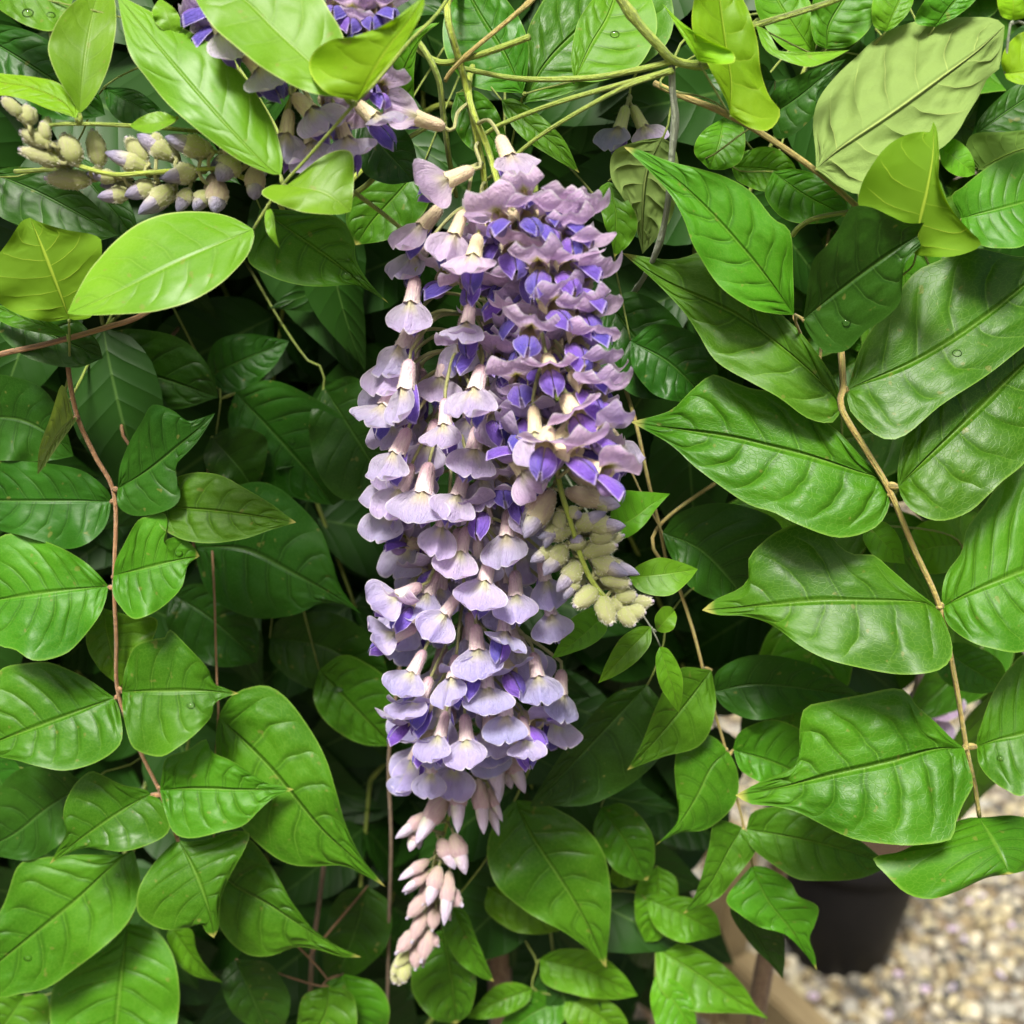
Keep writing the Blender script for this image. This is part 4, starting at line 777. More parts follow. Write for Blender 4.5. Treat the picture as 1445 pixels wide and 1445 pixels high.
class Raceme:
    def __init__(s, label, reg, pts, wpx, taper=.45, pre=None):
        P = [at(px(reg, p[:2]), p[2] * .01) for p in pts]
        s.root = empty('flower_raceme', P[0], label, 'flower cluster'); s.inv = tinv(P[0])
        s.pts = [(px(reg, p[:2]), p[2]) for p in pts]
        s.path = crom((hook(P[0], (P[1] - P[0]) / np.linalg.norm(P[1] - P[0])) if pre is None else []) + P, 90)
        R = np.linspace(1, taper, 90) * wpx * .5 * pxsize(P[0])
        link('stalk', tubes('stalk', [(s.path, R)], 8), s.root, M['axis'], s.inv); s.n = 0; s.bd = .5
    def off(s, p, w=165, depth=2.0):
        ys = [q[0][1] for q in s.pts]
        o = np.interp(p[1], ys, [q[1] for q in s.pts]); ax = np.interp(p[1], ys, [q[0][0] for q in s.pts])
        return (o - depth * math.sqrt(max(0, 1 - ((p[0] - ax) / w) ** 2))) * .01
    def pedicel(s, fl, T, a, Mw, up=.006, r=.00042):
        d = np.linalg.norm(s.path - (T + np.array((0, 0, up))), axis=1); q = s.path[np.argmin(d)]
        L = np.linalg.norm(q - T)
        P = crom([q, q * .5 + T * .5 + np.array((0, 0, (.20 * max(0, -a[2]) + .03) * L)) * (1 if up > 0 else .2), T - a * min(.0018, .3 * L), T + a * .0006], 10)
        o = link('pedicel', tubes('pedicel', [(P, np.full(10, r))], 6), fl, M['pedicel']); o.matrix_parent_inverse = Mw.inverted()
    def frame(s, T, a, b, sc):
        a = a / np.linalg.norm(a); b = b - a * np.dot(a, b); b /= np.linalg.norm(b); y = np.cross(b, a)
        sc = sc if hasattr(sc, '__len__') else (sc,) * 3
        m = Matrix.Identity(4)
        for i in range(3): m[i][0], m[i][1], m[i][2], m[i][3] = a[i] * sc[0], y[i] * sc[1], b[i] * sc[2], T[i]
        return m
    def add(s, T, a, b, sc, cal, ban, wings=True, up=.006, opened=False):
        r = rng; Mw = s.frame(T, a, b, sc)
        f = link('flower', CAL[cal], s.root, None, s.inv); f.matrix_basis = Mw
        link('fuzz', CALFUZZ, f)['kind'] = 'stuff'
        link('banner_petal', r.choice((BANO if opened else BAN)[ban]), f)
        if wings:
            for g_ in (-1, 1): link('wing_petal', r.choice(WING[g_]), f)
            link('keel_petal', KEEL, f)
        s.pedicel(f, T, a / np.linalg.norm(a), Mw, up); s.n += 1
    def L(s, reg, t, e, sn=.35, cal='calyx_mauve', ban='banner', bx=0.0, o=None, wings=True, lo=.78, hi=1.0):
        """flower hanging from t to e with the back of its banner to the viewer"""
        t, e = px(reg, t), px(reg, e); off = s.off(t) if o is None else o * .01
        T = at(t, off); d = np.array((e[0] - t[0], -(e[1] - t[1])), float); ln = np.linalg.norm(d) * pxsize(T); d /= np.linalg.norm(d)
        sn += rng.uniform(-.08, .08)
        a = math.sqrt(1 - sn * sn) * (d[0] * RIGHT + d[1] * UP) + sn * VIEW
        bx += rng.uniform(-.45, .45)
        b = VIEW + bx * RIGHT + .3 * UP
        sc = min(hi, max(lo, ln / math.sqrt(1 - sn * sn) / .0185))
        s.add(T, a, b, (sc, sc * rng.uniform(.74, .98), sc), cal, ban, wings)
    def R(s, reg, k, sx=None, sy=-.45, sn=.8, bx=None, cal='calyx_cream', ban='banner_pink', o=None, sc=1.0, by=1.0):
        """flower seen from the front, violet wings at k"""
        k = px(reg, k); off = s.off(k, 190, 2.6) if o is None else o * .01
        ys = [q[0][1] for q in s.pts]; ax = np.interp(k[1], ys, [q[0][0] for q in s.pts])
        if sx is None: sx = (k[0] - ax) / 150 * .6
        a = (sx + rng.uniform(-.28, .28)) * RIGHT + (sy + rng.uniform(-.22, .18)) * UP + sn * VIEW; a = a / np.linalg.norm(a)
        if bx is None: bx = sx * .45 + rng.uniform(-.4, .4)
        b = by * UP + bx * RIGHT + .25 * VIEW
        sc *= rng.uniform(.66, .86)
        T = at(k, off) - a * .0120 * sc
        s.add(T, a, b, sc, cal, ban, opened=True)
    def bud(s, reg, t, e, wpx, kind, sn=.15, o=None):
        s.bud1(reg, t, e, wpx, kind, sn, o)
        if rng.random() < .75:      # a neighbour further round the axis
            j = lambda q, k: (q[0] + rng.uniform(-k, k), q[1] + rng.uniform(-k, k))
            t2 = px(reg, t); o2 = (s.off(t2, 110, s.bd) * 100 if o is None else o) + rng.uniform(.25, .6)
            dd = j((e[0] - t[0], e[1] - t[1]), 45); t3 = j(t, 28); f_ = rng.uniform(.75, 1.0)
            s.bud1(reg, t3, (t3[0] + dd[0] * f_, t3[1] + dd[1] * f_), wpx * rng.uniform(.8, 1.0), kind, sn, o2)
    def bud1(s, reg, t, e, wpx, kind, sn=.15, o=None):
        wpx *= 1.12
        t, e = px(reg, t), px(reg, e); wpx *= REG[reg][2]
        off = s.off(t, 110, s.bd) if o is None else o * .01
        T = at(t, off); d = np.array((e[0] - t[0], -(e[1] - t[1])), float); ln = np.linalg.norm(d) * pxsize(T); d /= np.linalg.norm(d)
        sn += rng.uniform(-.12, .12)
        a = math.sqrt(1 - sn * sn) * (d[0] * RIGHT + d[1] * UP) + sn * VIEW
        Mw = s.frame(T, a, VIEW + rng.uniform(-.6, .6) * RIGHT + rng.uniform(-.3, .3) * UP, (ln / math.sqrt(1 - sn * sn), wpx * pxsize(T), wpx * pxsize(T)))
        c, tp, h = BUD[kind]
        f = link('flower_bud', c, s.root, None, s.inv); f.matrix_basis = Mw
        link('petals', tp, f); link('fuzz', h, f)['kind'] = 'stuff'
        s.pedicel(f, T, a, Mw, 0.0, .00040)

# --- the long hanging cluster
r1 = Raceme('long hanging lilac flower cluster tapering to pink buds at its tip', 'X',
            [(655, 110, 1.0), (672, 190, .8), (684, 260, .7), (676, 340, .7), (655, 420, .6), (648, 520, .5), (645, 640, .5), (652, 760, .5), (660, 880, .5), (664, 980, .5), (655, 1060, .5), (630, 1165, .5), (615, 1215, .5), (605, 1275, .5), (590, 1330, .5), (568, 1378, .5)], 12)
for t, e, sn, kw in [((395, -30), (365, 215), .3, dict(o=-.6, bx=.0)), ((620, 70), (600, 260), .35, {}), ((370, 310), (345, 590), .25, dict(bx=-.5)), ((300, 290), (220, 520), .1, dict(bx=-.7, o=.2)),
        ((320, 400), (215, 640), .25, dict(bx=-.4, o=-.6)), ((515, 470), (520, 720), .3, {}), ((665, 335), (610, 590), .4, dict(o=-2.0)), ((650, 580), (610, 800), .35, {}),
        ((365, 590), (280, 800), .2, dict(bx=-.5)), ((380, 735), (280, 980), .2, dict(bx=-.4)), ((450, 730), (400, 1010), .3, dict(bx=-.2)), ((600, 770), (530, 975), .4, dict(bx=-.1)),
        ((525, 890), (470, 1115), .35, {}), ((605, 990), (550, 1205), .35, dict(bx=-.2)), ((775, 920), (760, 1170), .35, {}), ((705, 1100), (640, 1365), .35, dict(ban='banner_blue')),
        ((800, 1170), (805, 1360), .4, dict(ban='banner_blue')), ((575, 1260), (440, 1450), .35, dict(ban='banner_blue')), ((760, 1350), (750, 1470), .65, dict(ban='banner_blue')),
        ((930, 1250), (960, 1435), .3, dict(ban='banner_blue')), ((420, 1230), (280, 1300), .3, dict(ban='banner_blue', bx=-.4)), ((400, 1400), (290, 1440), .4, dict(ban='banner_blue', bx=-.4)),
        ((690, 420), (720, 640), .2, dict(o=-1.2)), ((850, 790), (860, 960), .3, dict(o=-1.2)), ((660, 690), (690, 880), .3, dict(o=-1.0)), ((905, 1110), (930, 1250), .3, dict(o=-.6, ban='banner_blue')),
        ((480, 1170), (420, 1360), .3, dict(o=-.8, ban='banner_blue')), ((640, 1390), (650, 1560), .3, dict(ban='banner_blue'))]:
    r1.L('E', t, e, sn, **kw)
for t, e, sn, kw in [((455, 30), (365, 215), .35, dict(bx=-.4)), ((680, -30), (690, 180), .35, {}), ((765, 90), (760, 265), .4, {}), ((875, -70), (900, 80), .4, dict(bx=.2)),
        ((990, 0), (975, 150), .3, dict(bx=.4)), ((520, 170), (480, 335), .3, dict(bx=-.3)), ((595, 180), (610, 370), .3, {}), ((560, -60), (545, 90), .45, dict(bx=-.2)), ((430, -80), (330, 120), .3, dict(bx=-.5)),
        ((830, 190), (850, 310), .45, dict(bx=.3)), ((690, 150), (700, 330), .2, dict(o=-.6)), ((930, 120), (960, 230), .3, dict(bx=.5, o=-.2)), ((470, 330), (450, 500), .15, dict(o=-.4, wings=False, lo=.7)), ((400, 370), (335, 490), .15, dict(o=.3, wings=False, lo=.6))]:
    r1.L('H', t, e, sn, ban='banner_blue', **kw)
for k, kw in [((735, 310), {}), ((575, 290), dict(sx=-.6)), ((740, 580), dict(sx=.3)), ((750, 840), {}), ((820, 895), {}), ((640, 965), dict(sy=-.7)), ((420, 1190), dict(sx=-.7, sy=-.6, o=-.4)), ((310, 1050), dict(sx=-.8, sy=.0, o=-.4)), ((330, 1345), dict(sx=-.6))]:
    r1.R('E', k, ban='banner', **kw)
for k, kw in [((600, 50), dict(sx=-.3)), ((800, 40), {}), ((400, 200), dict(sx=-.6)), ((310, 240), dict(sx=-.8)), ((400, 335), dict(sx=-.5, sy=-.6)), ((850, 340), dict(sx=.3, sy=-.6)), ((910, 255), dict(sx=.7)), ((540, 350), dict(sy=-.7, o=-.3))]:
    r1.R('H', k, ban='banner_blue', **kw)
fr_ = random.Random(21)
for i in range(84):      # flowers round the back and flanks of the axis
    y = 430 + (i + fr_.random()) / 84 * 620; ax = np.interp(y, [q[0][1] for q in r1.pts], [q[0][0] for q in r1.pts]); sd_ = fr_.uniform(-1, 1)
    x = ax + sd_ * (78 if y < 900 else 60); ln = fr_.uniform(75, 95)
    r1.L('X', (x, y), (x + sd_ * 35 + fr_.uniform(-12, 12), y + ln), fr_.uniform(-.1, .25), ban='banner' if y < 760 else 'banner_blue', o=fr_.uniform(-.5, 1.3), hi=.95, bx=sd_ * .6)
# loose flowers on its shoulder
r1.L('B', (515, 520), (310, 470), .2, cal='calyx_cream', ban='banner_pink', o=-.2, bx=-.1)
r1.L('B', (630, 690), (440, 790), .25, cal='calyx_cream', ban='banner_pink', o=-.9, bx=.1)
r1.L('B', (590, 860), (510, 1100), .35, cal='calyx_cream', ban='banner_pink', o=-1.3)
r1.L('B', (650, 960), (620, 1150), .55, cal='calyx_cream', ban='banner_pink', o=-1.9)
r1.L('B', (500, 840), (370, 1000), .2, cal='calyx_cream', ban='banner_pink', o=-.4, bx=-.3)
r1.L('B', (470, 960), (390, 1080), .2, cal='calyx_mauve', ban='banner', o=.2, bx=-.5)
r1.R('B', (470, 1150), sx=-.5, o=-.6); r1.R('B', (600, 1180), sx=-.2, o=-1.4); r1.R('B', (640, 1050), sx=-.1, o=-.9)
for t, e, w_, kd in [((690, 255), (735, 505), 88, 'p'), ((770, 320), (840, 500), 75, 'p'), ((525, 500), (395, 705), 85, 'p'), ((445, 585), (315, 682), 60, 'p'), ((405, 650), (370, 735), 55, 'p'), ((572, 425), (568, 655), 78, 'p'),
        ((648, 445), (675, 665), 72, 'p'), ((690, 480), (748, 618), 44, 'p'), ((490, 690), (560, 805), 72, 'p'), ((548, 668), (600, 830), 80, 'p'), ((450, 775), (325, 852), 52, 'p'), ((445, 825), (342, 898), 50, 'p'),
        ((490, 800), (447, 955), 72, 'p'), ((532, 820), (515, 1030), 65, 'p'), ((500, 890), (592, 958), 78, 'k'), ((440, 915), (358, 1015), 66, 'k'), ((475, 975), (460, 1065), 58, 'k'), ((430, 990), (375, 1110), 62, 'k'),
        ((400, 1060), (315, 1150), 66, 'k'), ((450, 1060), (420, 1190), 70, 'k'), ((440, 1080), (490, 1130), 60, 'k'), ((400, 1120), (392, 1225), 60, 'k'), ((370, 1150), (310, 1205), 52, 'g'), ((350, 1180), (340, 1275), 66, 'g'), ((340, 1190), (300, 1240), 46, 'g'),
        ((470, 880), (420, 960), 50, 'k'), ((500, 960), (540, 1020), 44, 'k')]:
    r1.bud('H', t, e, w_, kd)
# --- the shorter cluster in front
r2 = Raceme('shorter pink violet flower cluster in front ending in furry grey green buds', 'X',
            [(690, 215, .4), (715, 300, -.4), (742, 380, -.8), (765, 500, -1.2), (776, 580, -1.6), (784, 650, -2.5), (791, 690, -3.0), (806, 740, -3.3), (825, 800, -3.5), (850, 840, -3.6), (880, 863, -3.7), (896, 868, -3.7)], 11, .7)
for k, kw in [((800, 1050), dict(sy=-.5, sn=.9, o=-2.6)), ((955, 930), {}), ((1030, 980), {}), ((890, 1125), {}), ((1030, 1125), {}), ((1110, 1060), dict(sx=.8)), ((715, 900), dict(sy=-.3, sx=-.3, sc=.85)), ((870, 890), dict(sy=-.5, sc=.85)),
        ((975, 860), dict(sy=-.4, sx=.4, sc=.8)), ((1055, 900), dict(sx=.8, sy=-.3, sc=.8)), ((1085, 930), dict(sx=.8, sy=-.3)), ((1130, 1190), dict(sx=.8)), ((1145, 1330), dict(sx=.9)), ((990, 1270), {}), ((1095, 1300), {}), ((840, 800), dict(sy=-.2, sx=.1, sc=.75))]:
    r2.R('B', k, **kw)
for k, kw in [((860, 220), {}), ((1080, 275), {}), ((815, 425), dict(o=-2.9, sy=-.4)), ((950, 378), {}), ((1130, 465), {}), ((1195, 492), dict(sx=.8)), ((1070, 580), dict(sy=-.7, bx=-.5)), ((1090, 728), dict(sy=-.6, sx=.6)), ((915, 708), dict(sy=-.6)),
        ((1210, 800), dict(sx=.8)), ((1190, 640), dict(sx=.8, ban='banner')), ((1150, 370), dict(sx=.7, ban='banner'))]:
    r2.R('E', k, **kw)
r2.bd = -.05
for i in range(56):      # flowers filling the body of the cluster
    y = 312 + (i + fr_.random()) / 56 * 345; ax = np.interp(y, [q[0][1] for q in r2.pts], [q[0][0] for q in r2.pts]); sd_ = fr_.uniform(-1, 1)
    o_ = np.interp(y, [q[0][1] for q in r2.pts], [q[1] for q in r2.pts])
    r2.R('X', (ax + 8 + sd_ * 92, y), sx=sd_ * .9, sy=fr_.uniform(-.7, .1), sn=fr_.uniform(.1, .7), o=o_ - .2 - 1.1 * (1 - sd_ * sd_) + fr_.uniform(-.2, .5), ban=fr_.choice(('banner_pink', 'banner_pink', 'banner')))
r2.L('E', (875, 500), (890, 715), .4, cal='calyx_cream', o=-3.2)
r2.L('E', (770, 690), (850, 800), .4, cal='calyx_cream', ban='banner_pink', o=-2.2)
r2.L('E', (1150, 560), (1230, 700), .3, cal='calyx_cream', bx=.5, o=-1.8)
r2.L('B', (735, 555), (805, 735), .3, cal='calyx_cream', ban='banner_pink', o=-.6, lo=.7)
for t, e, w_, kd in [((1015, 755), (1215, 845), 92, 'c'), ((1005, 848), (1225, 905), 88, 'c'), ((955, 845), (835, 1040), 98, 'c'), ((975, 930), (985, 1010), 60, 'g'), ((1030, 1008), (885, 1035), 72, 's'), ((1005, 1065), (915, 1190), 88, 's'),
        ((965, 1080), (860, 1135), 66, 's'), ((1062, 1090), (1045, 1015), 78, 's'), ((1075, 1100), (1220, 1065), 76, 'g'), ((1050, 1000), (1170, 930), 80, 's'), ((1100, 985), (1250, 990), 86, 's'), ((1120, 900), (1230, 905), 70, 's'), ((1110, 1050), (1200, 1010), 82, 'g'),
        ((1065, 1140), (970, 1260), 92, 's'), ((1050, 1190), (1000, 1290), 70, 's'), ((1115, 1120), (1260, 1190), 80, 's'), ((1130, 1180), (1200, 1145), 62, 'g'), ((1150, 1200), (1275, 1225), 66, 'g'), ((1135, 1240), (1035, 1320), 84, 'g'), ((1145, 1270), (1195, 1395), 88, 'g'),
        ((1200, 1250), (1265, 1210), 76, 'g'), ((1210, 1280), (1300, 1270), 70, 'g'), ((1225, 1320), (1290, 1395), 80, 'g'), ((1245, 1330), (1335, 1345), 70, 'g'), ((1190, 1290), (1240, 1330), 60, 'g'), ((1010, 920), (1080, 960), 60, 's'), ((960, 980), (920, 1080), 60, 's')]:
    r2.bud('E', t, e, w_, kd)
# --- the cluster behind the young spray, upper left
r3 = Raceme('half hidden lilac flower cluster behind the bright young leaves', 'X', [(560, -60, .6), (500, -20, .3), (460, 40, .2), (430, 100, .2), (405, 150, .3), (395, 185, .4)], 10)
for t, e, sn, kw in [((1180, 450), (1170, 640), .25, {}), ((1260, 490), (1290, 660), .25, {}), ((1380, 480), (1430, 620), .3, {}), ((1200, 390), (1290, 490), .3, {}), ((990, 200), (1110, 350), .2, dict(bx=.3)), ((850, 20), (960, 240), .1, dict(bx=.4)), ((1450, 420), (1530, 500), .3, {})]:
    r3.L('A', t, e, sn, cal='calyx_cream', ban='banner', o=-.8, **kw)
for k, kw in [((820, 120), dict(sx=-.6)), ((1040, 330), dict(sx=-.2)), ((1140, 330), dict(sx=0)), ((900, 180), dict(sx=-.4)), ((800, 30), dict(sx=-.6)), ((960, 60), dict(sx=-.2))]: r3.R('A', k, ban='banner', o=-.6, **kw)
for k, kw in [((130, 70), dict(sy=-.3)), ((220, 60), dict(sy=-.3)), ((60, 20), dict(sy=-.3)), ((290, 30), dict(sx=.5, sy=.0)), ((260, 380), dict(sx=.5)), ((130, 560), dict(sx=.6)), ((60, 420), dict(sx=.2)), ((200, 330), dict(sx=.4, sy=-.1)), ((150, 130), dict(sy=-.5)), ((100, 500), dict(sx=.4, sy=-.2))]: r3.R('B', k, o=-.7, sc=.9, **kw)
r5 = Raceme('small pale lilac flower far behind beside the silver grey stem', 'X', [(890, 120, 5.0), (886, 150, 4.6), (880, 180, 4.5)], 6)
r5.L('X', (884, 150), (868, 205), .2, o=4.2, ban='banner_blue', cal='calyx_green'); r5.L('X', (892, 150), (910, 190), .2, o=4.4, ban='banner', cal='calyx_green')
r6 = Raceme('blurred lilac flowers seen between the glossy leaflets and tan stalk', 'X', [(1310, 900, 9.0), (1305, 950, 8.0), (1308, 1000, 8.0), (1312, 1040, 8.0)], 6)
for t, e in [((1300, 950), (1285, 1020)), ((1320, 950), (1340, 1015)), ((1310, 980), (1318, 1050)), ((1295, 990), (1280, 1060))]: r6.L('X', t, e, .2, o=7.6, ban='banner_pink', cal='calyx_mauve')
# --- the bud cluster, upper left
r4 = Raceme('sideways cluster of furry green and grey violet buds', 'A', [(1120, 800, .9), (1010, 735, -.1), (900, 690, -.7), (750, 695, -1.0), (600, 705, -1.1), (460, 712, -1.2), (330, 678, -1.2), (230, 628, -1.1), (130, 540, -1.0), (60, 450, -.9), (20, 420, -.9)], 11, .5); r4.bd = .8
for t, e, w_, kd in [((90, 470), (15, 405), 56, 'g'), ((120, 510), (110, 425), 56, 'g'), ((210, 592), (88, 540), 60, 'g'), ((245, 662), (88, 622), 62, 'g'), ((190, 575), (175, 495), 52, 'g'), ((310, 672), (265, 545), 100, 'g'), ((410, 680), (385, 530), 84, 'g'),
        ((372, 735), (190, 735), 86, 'g'), ((482, 728), (358, 712), 62, 's'), ((608, 690), (442, 632), 88, 's'), ((600, 660), (515, 560), 72, 'g'), ((705, 640), (565, 560), 84, 's'), ((850, 615), (682, 570), 96, 's'), ((630, 750), (512, 805), 80, 's'),
        ((700, 760), (570, 880), 84, 's'), ((530, 785), (405, 812), 74, 's'), ((800, 690), (665, 735), 84, 's'), ((965, 640), (890, 745), 104, 's'), ((892, 735), (885, 880), 92, 'c'), ((1042, 675), (1042, 825), 84, 'c'), ((770, 770), (730, 870), 66, 's'), ((840, 780), (795, 865), 74, 's'),
        ((640, 600), (640, 540), 60, 'g'), ((820, 640), (840, 570), 70, 'g'), ((930, 590), (960, 640), 70, 'c')]:
    r4.bud('A', t, e, w_, kd)
# ------------------------------------------------------------------ ground, pot, timber
g = NT('gravel bed'); P = g.obj()
vo = g.n('ShaderNodeTexVoronoi'); g.put(vo.inputs['Vector'], P); vo.inputs['Scale'].default_value = 70
vr = g.n('ShaderNodeSeparateColor'); g.put(vr.inputs[0], vo.outputs['Color'])
col = g.mix(vr.outputs[0], (.06, .045, .025), (.20, .15, .09)); col = g.mix(g.ss(.35, .75, vr.outputs[1]), col, (.13, .12, .10))
MG = g.bsdf(col, .85, .3, g.bump(g.ss(0, .7, vo.outputs['Distance'], 1, 0), .008))
n = 40
V = []; 
gr = mesh('ground', [(-60, -30, 0), (60, -30, 0), (60, 90, 0), (-60, 90, 0)], [(0, 1, 2, 3)], None, False)
o = link('ground', gr, None, MG); o['kind'] = 'structure'
g = NT('gravel stone'); ge = g.n('ShaderNodeNewGeometry'); ri = ge.outputs['Random Per Island']; P = g.obj()
ramp = g.n('ShaderNodeValToRGB'); g.put(ramp.inputs[0], ri); cr = ramp.color_ramp; cr.interpolation = 'CONSTANT'
cols = [(.27, .235, .14), (.35, .32, .20), (.13, .125, .105), (.42, .40, .31), (.19, .155, .09), (.27, .27, .24), (.06, .06, .055), (.37, .34, .23), (.26, .245, .21)]
for i, c in enumerate(cols):
    e = cr.elements[i] if i < 2 else cr.elements.new(i / len(cols))
    e.position = i / len(cols); e.color = (*c, 1)
MS = g.bsdf(g.mix(.35, ramp.outputs[0], g.mix(g.noise(P, 220.0, 3.0), (.2, .16, .1), (.9, .85, .75)), 'OVERLAY'), .75, .35, g.bump(g.noise(P, 500.0, 3.0), .001))
ico = []
ph = (1 + 5 ** .5) / 2
IV = np.array([(-1, ph, 0), (1, ph, 0), (-1, -ph, 0), (1, -ph, 0), (0, -1, ph), (0, 1, ph), (0, -1, -ph), (0, 1, -ph), (ph, 0, -1), (ph, 0, 1), (-ph, 0, -1), (-ph, 0, 1)]) / 1.9
IF = [(0, 11, 5), (0, 5, 1), (0, 1, 7), (0, 7, 10), (0, 10, 11), (1, 5, 9), (5, 11, 4), (11, 10, 2), (10, 7, 6), (7, 1, 8), (3, 9, 4), (3, 4, 2), (3, 2, 6), (3, 6, 8), (3, 8, 9), (4, 9, 5), (2, 4, 11), (6, 2, 10), (8, 6, 7), (9, 8, 1)]
nr = np.random.default_rng(4)
VV, FF = [], []
def stones(n, x0, x1, y0, y1, s0, s1):
    for _ in range(n):
        x, y = nr.uniform(x0, x1), nr.uniform(y0, y1); s = nr.uniform(s0, s1) * (.45 + .9 * nr.random() ** 2.2)
        v = IV * (1 + nr.uniform(-.32, .32, (12, 1))) * np.array((1, nr.uniform(.65, 1), nr.uniform(.5, .8))) * s
        a = nr.uniform(0, 6.3); v = v @ np.array(((cos(a), sin(a), 0), (-sin(a), cos(a), 0), (0, 0, 1)))
        v = v + np.array((x, y, nr.uniform(.1, .9) * s))
        b = len(VV); VV.extend(v.tolist()); FF.extend([(p + b, q + b, r + b) for p, q, r in IF])
stones(15000, .05, 1.15, .75, 2.1, .006, .012)
stones(5000, -.3, 1.6, 2.1, 4.2, .009, .016)
o = link('gravel', mesh('gravel', VV, FF, None, False), None, MS); tag(o, 'loose pale tan gravel covering the ground', 'gravel', None, 'stuff')

# nursery pot
g = NT('black plastic'); P = g.obj()
MP = g.bsdf(g.mix(g.noise(P, 30.0, 4.0), (.007, .007, .008), (.013, .012, .012)), .6, .2, g.bump(g.noise(P, 120.0, 3.0), .0006))
g = NT('potting soil'); P = g.obj(); MSO = g.bsdf(g.mix(g.noise(P, 90.0, 4.0), (.02, .013, .008), (.07, .045, .025)), .95, .2, g.bump(g.noise(P, 160.0, 4.0), .006))
pc = at_z((1190, 1372), 0.0); pc[1] += .06
def ring(prof, sides=48):
    V = [(r * cos(2 * pi * k / sides), r * sin(2 * pi * k / sides), z) for r, z in prof for k in range(sides)]
    return V, grid_faces(len(prof), sides, False, 0, True)
pot = empty('plant_pot', pc, 'black plastic nursery pot standing on the gravel', 'plant pot')
V, F = ring([(.0, .001), (.074, .001), (.076, .006), (.080, .03), (.0815, .032), (.104, .19), (.106, .215), (.101, .215), (.098, .19), (.075, .02), (0, .02)])
link('body', mesh('pot body', V, F), pot, MP)
V, F = ring([(.1045, .195), (.1125, .197), (.114, .202), (.1145, .225), (.113, .229), (.106, .229), (.1035, .225), (.1035, .2)])
link('rim', mesh('pot rim', V, F), pot, MP)
V, F = ring([(.099, .185), (.095, .196), (.06, .199), (0, .203)]); link('soil', mesh('pot soil', V, F), pot, MSO)

# timber frame
g = NT('timber'); P = g.obj()
sc_ = g.n('ShaderNodeMapping'); g.put(sc_.inputs[0], P); sc_.inputs['Scale'].default_value = (14, 90, 90)
gn = g.noise(sc_.outputs[0], 1.6, 4.0)
MT = g.bsdf(g.mix(gn, (.17, .125, .06), (.34, .27, .14)), .7, .3, g.bump(gn, .0012))
def plank(name, parent, Lx, Wy, Hz, loc, rz, be=.004):
    import bmesh
    bm = bmesh.new(); bmesh.ops.create_cube(bm, size=1)
    for v in bm.verts: v.co = Vector((v.co.x * Lx, v.co.y * Wy, v.co.z * Hz))
    bmesh.ops.bevel(bm, geom=bm.edges[:], offset=be, segments=2, affect='EDGES')
    me = bpy.data.meshes.new(name); bm.to_mesh(me); bm.free(); me.materials.append(MT)
    o = link(name, me, parent); o.location = loc; o.rotation_euler = (0, 0, rz); return o
q1 = at_z((1045, 1345), .13); q2 = at_z((1180, 1470), .13)
d = q2 - q1; ang = math.atan2(d[1], d[0]); u_ = d / np.linalg.norm(d)
tf = empty('timber_frame', (q1[0], q1[1], 0), 'tan timber frame of post and low rail under the vine', 'timber frame')
mid = (q1 + q2) / 2 + u_ * .06 - q1
plank('rail', tf, np.linalg.norm(d) + .12, .038, .13, (mid[0], mid[1], .065), ang)
plank('post', tf, .05, .05, .30, (-u_[0] * .028 - .004, -u_[1] * .028, .15), ang)
plank('rail', tf, .5, .038, .13, (-u_[0] * .03 - .28, -u_[1] * .03 + .02, .065), radians(4))

# fallen petals on the gravel
for i in range(16):
    p = at_z((nr.uniform(1110, 1440), nr.uniform(1250, 1440)), .012)
    f = link('fallen_petal', BAN['banner_pink' if i % 2 else 'banner'][i % 7]); f.location = (p[0], p[1], .018)
    f.scale = (.9, .9, .9); f.rotation_euler = (nr.uniform(-.3, .3), nr.uniform(-.3, .3), nr.uniform(0, 6.3))
    tag(f, 'fallen lilac petal lying on the gravel', 'petal', 'fallen petals on the gravel')

# ------------------------------------------------------------------ background sprays inside the vine
def flat_leaf(seed):
    r = random.Random(seed); L = r.uniform(.046, .060); W = L * r.uniform(.23, .27); nu, nv = 14, 4
    V, UV = [], []; ph = r.uniform(0, 6); arch = r.uniform(.004, .010)
    for i in range(nu):
        t = i / (nu - 1); w = W * np.interp(t, [0, .05, .12, .25, .38, .52, .68, .8, .9, .96, 1], [0, .42, .68, .93, 1, .95, .70, .42, .2, .08, .0])
        for j in range(-nv, nv + 1):
            v = j / nv; a = abs(v)
            V.append((t * L, w * v, -arch * t * t * 2 + .16 * w * a ** 1.3 + .0012 * a * a * sin(8 * t + ph + (2 if v > 0 else 0)))); UV.append((t, (v + 1) / 2))
    return mesh('leaflet', V, grid_faces(nu, 2 * nv + 1, True), UV)
BL = {}
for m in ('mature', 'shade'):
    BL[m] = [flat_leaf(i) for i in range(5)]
    for q in BL[m]: q.materials.append(M[m])
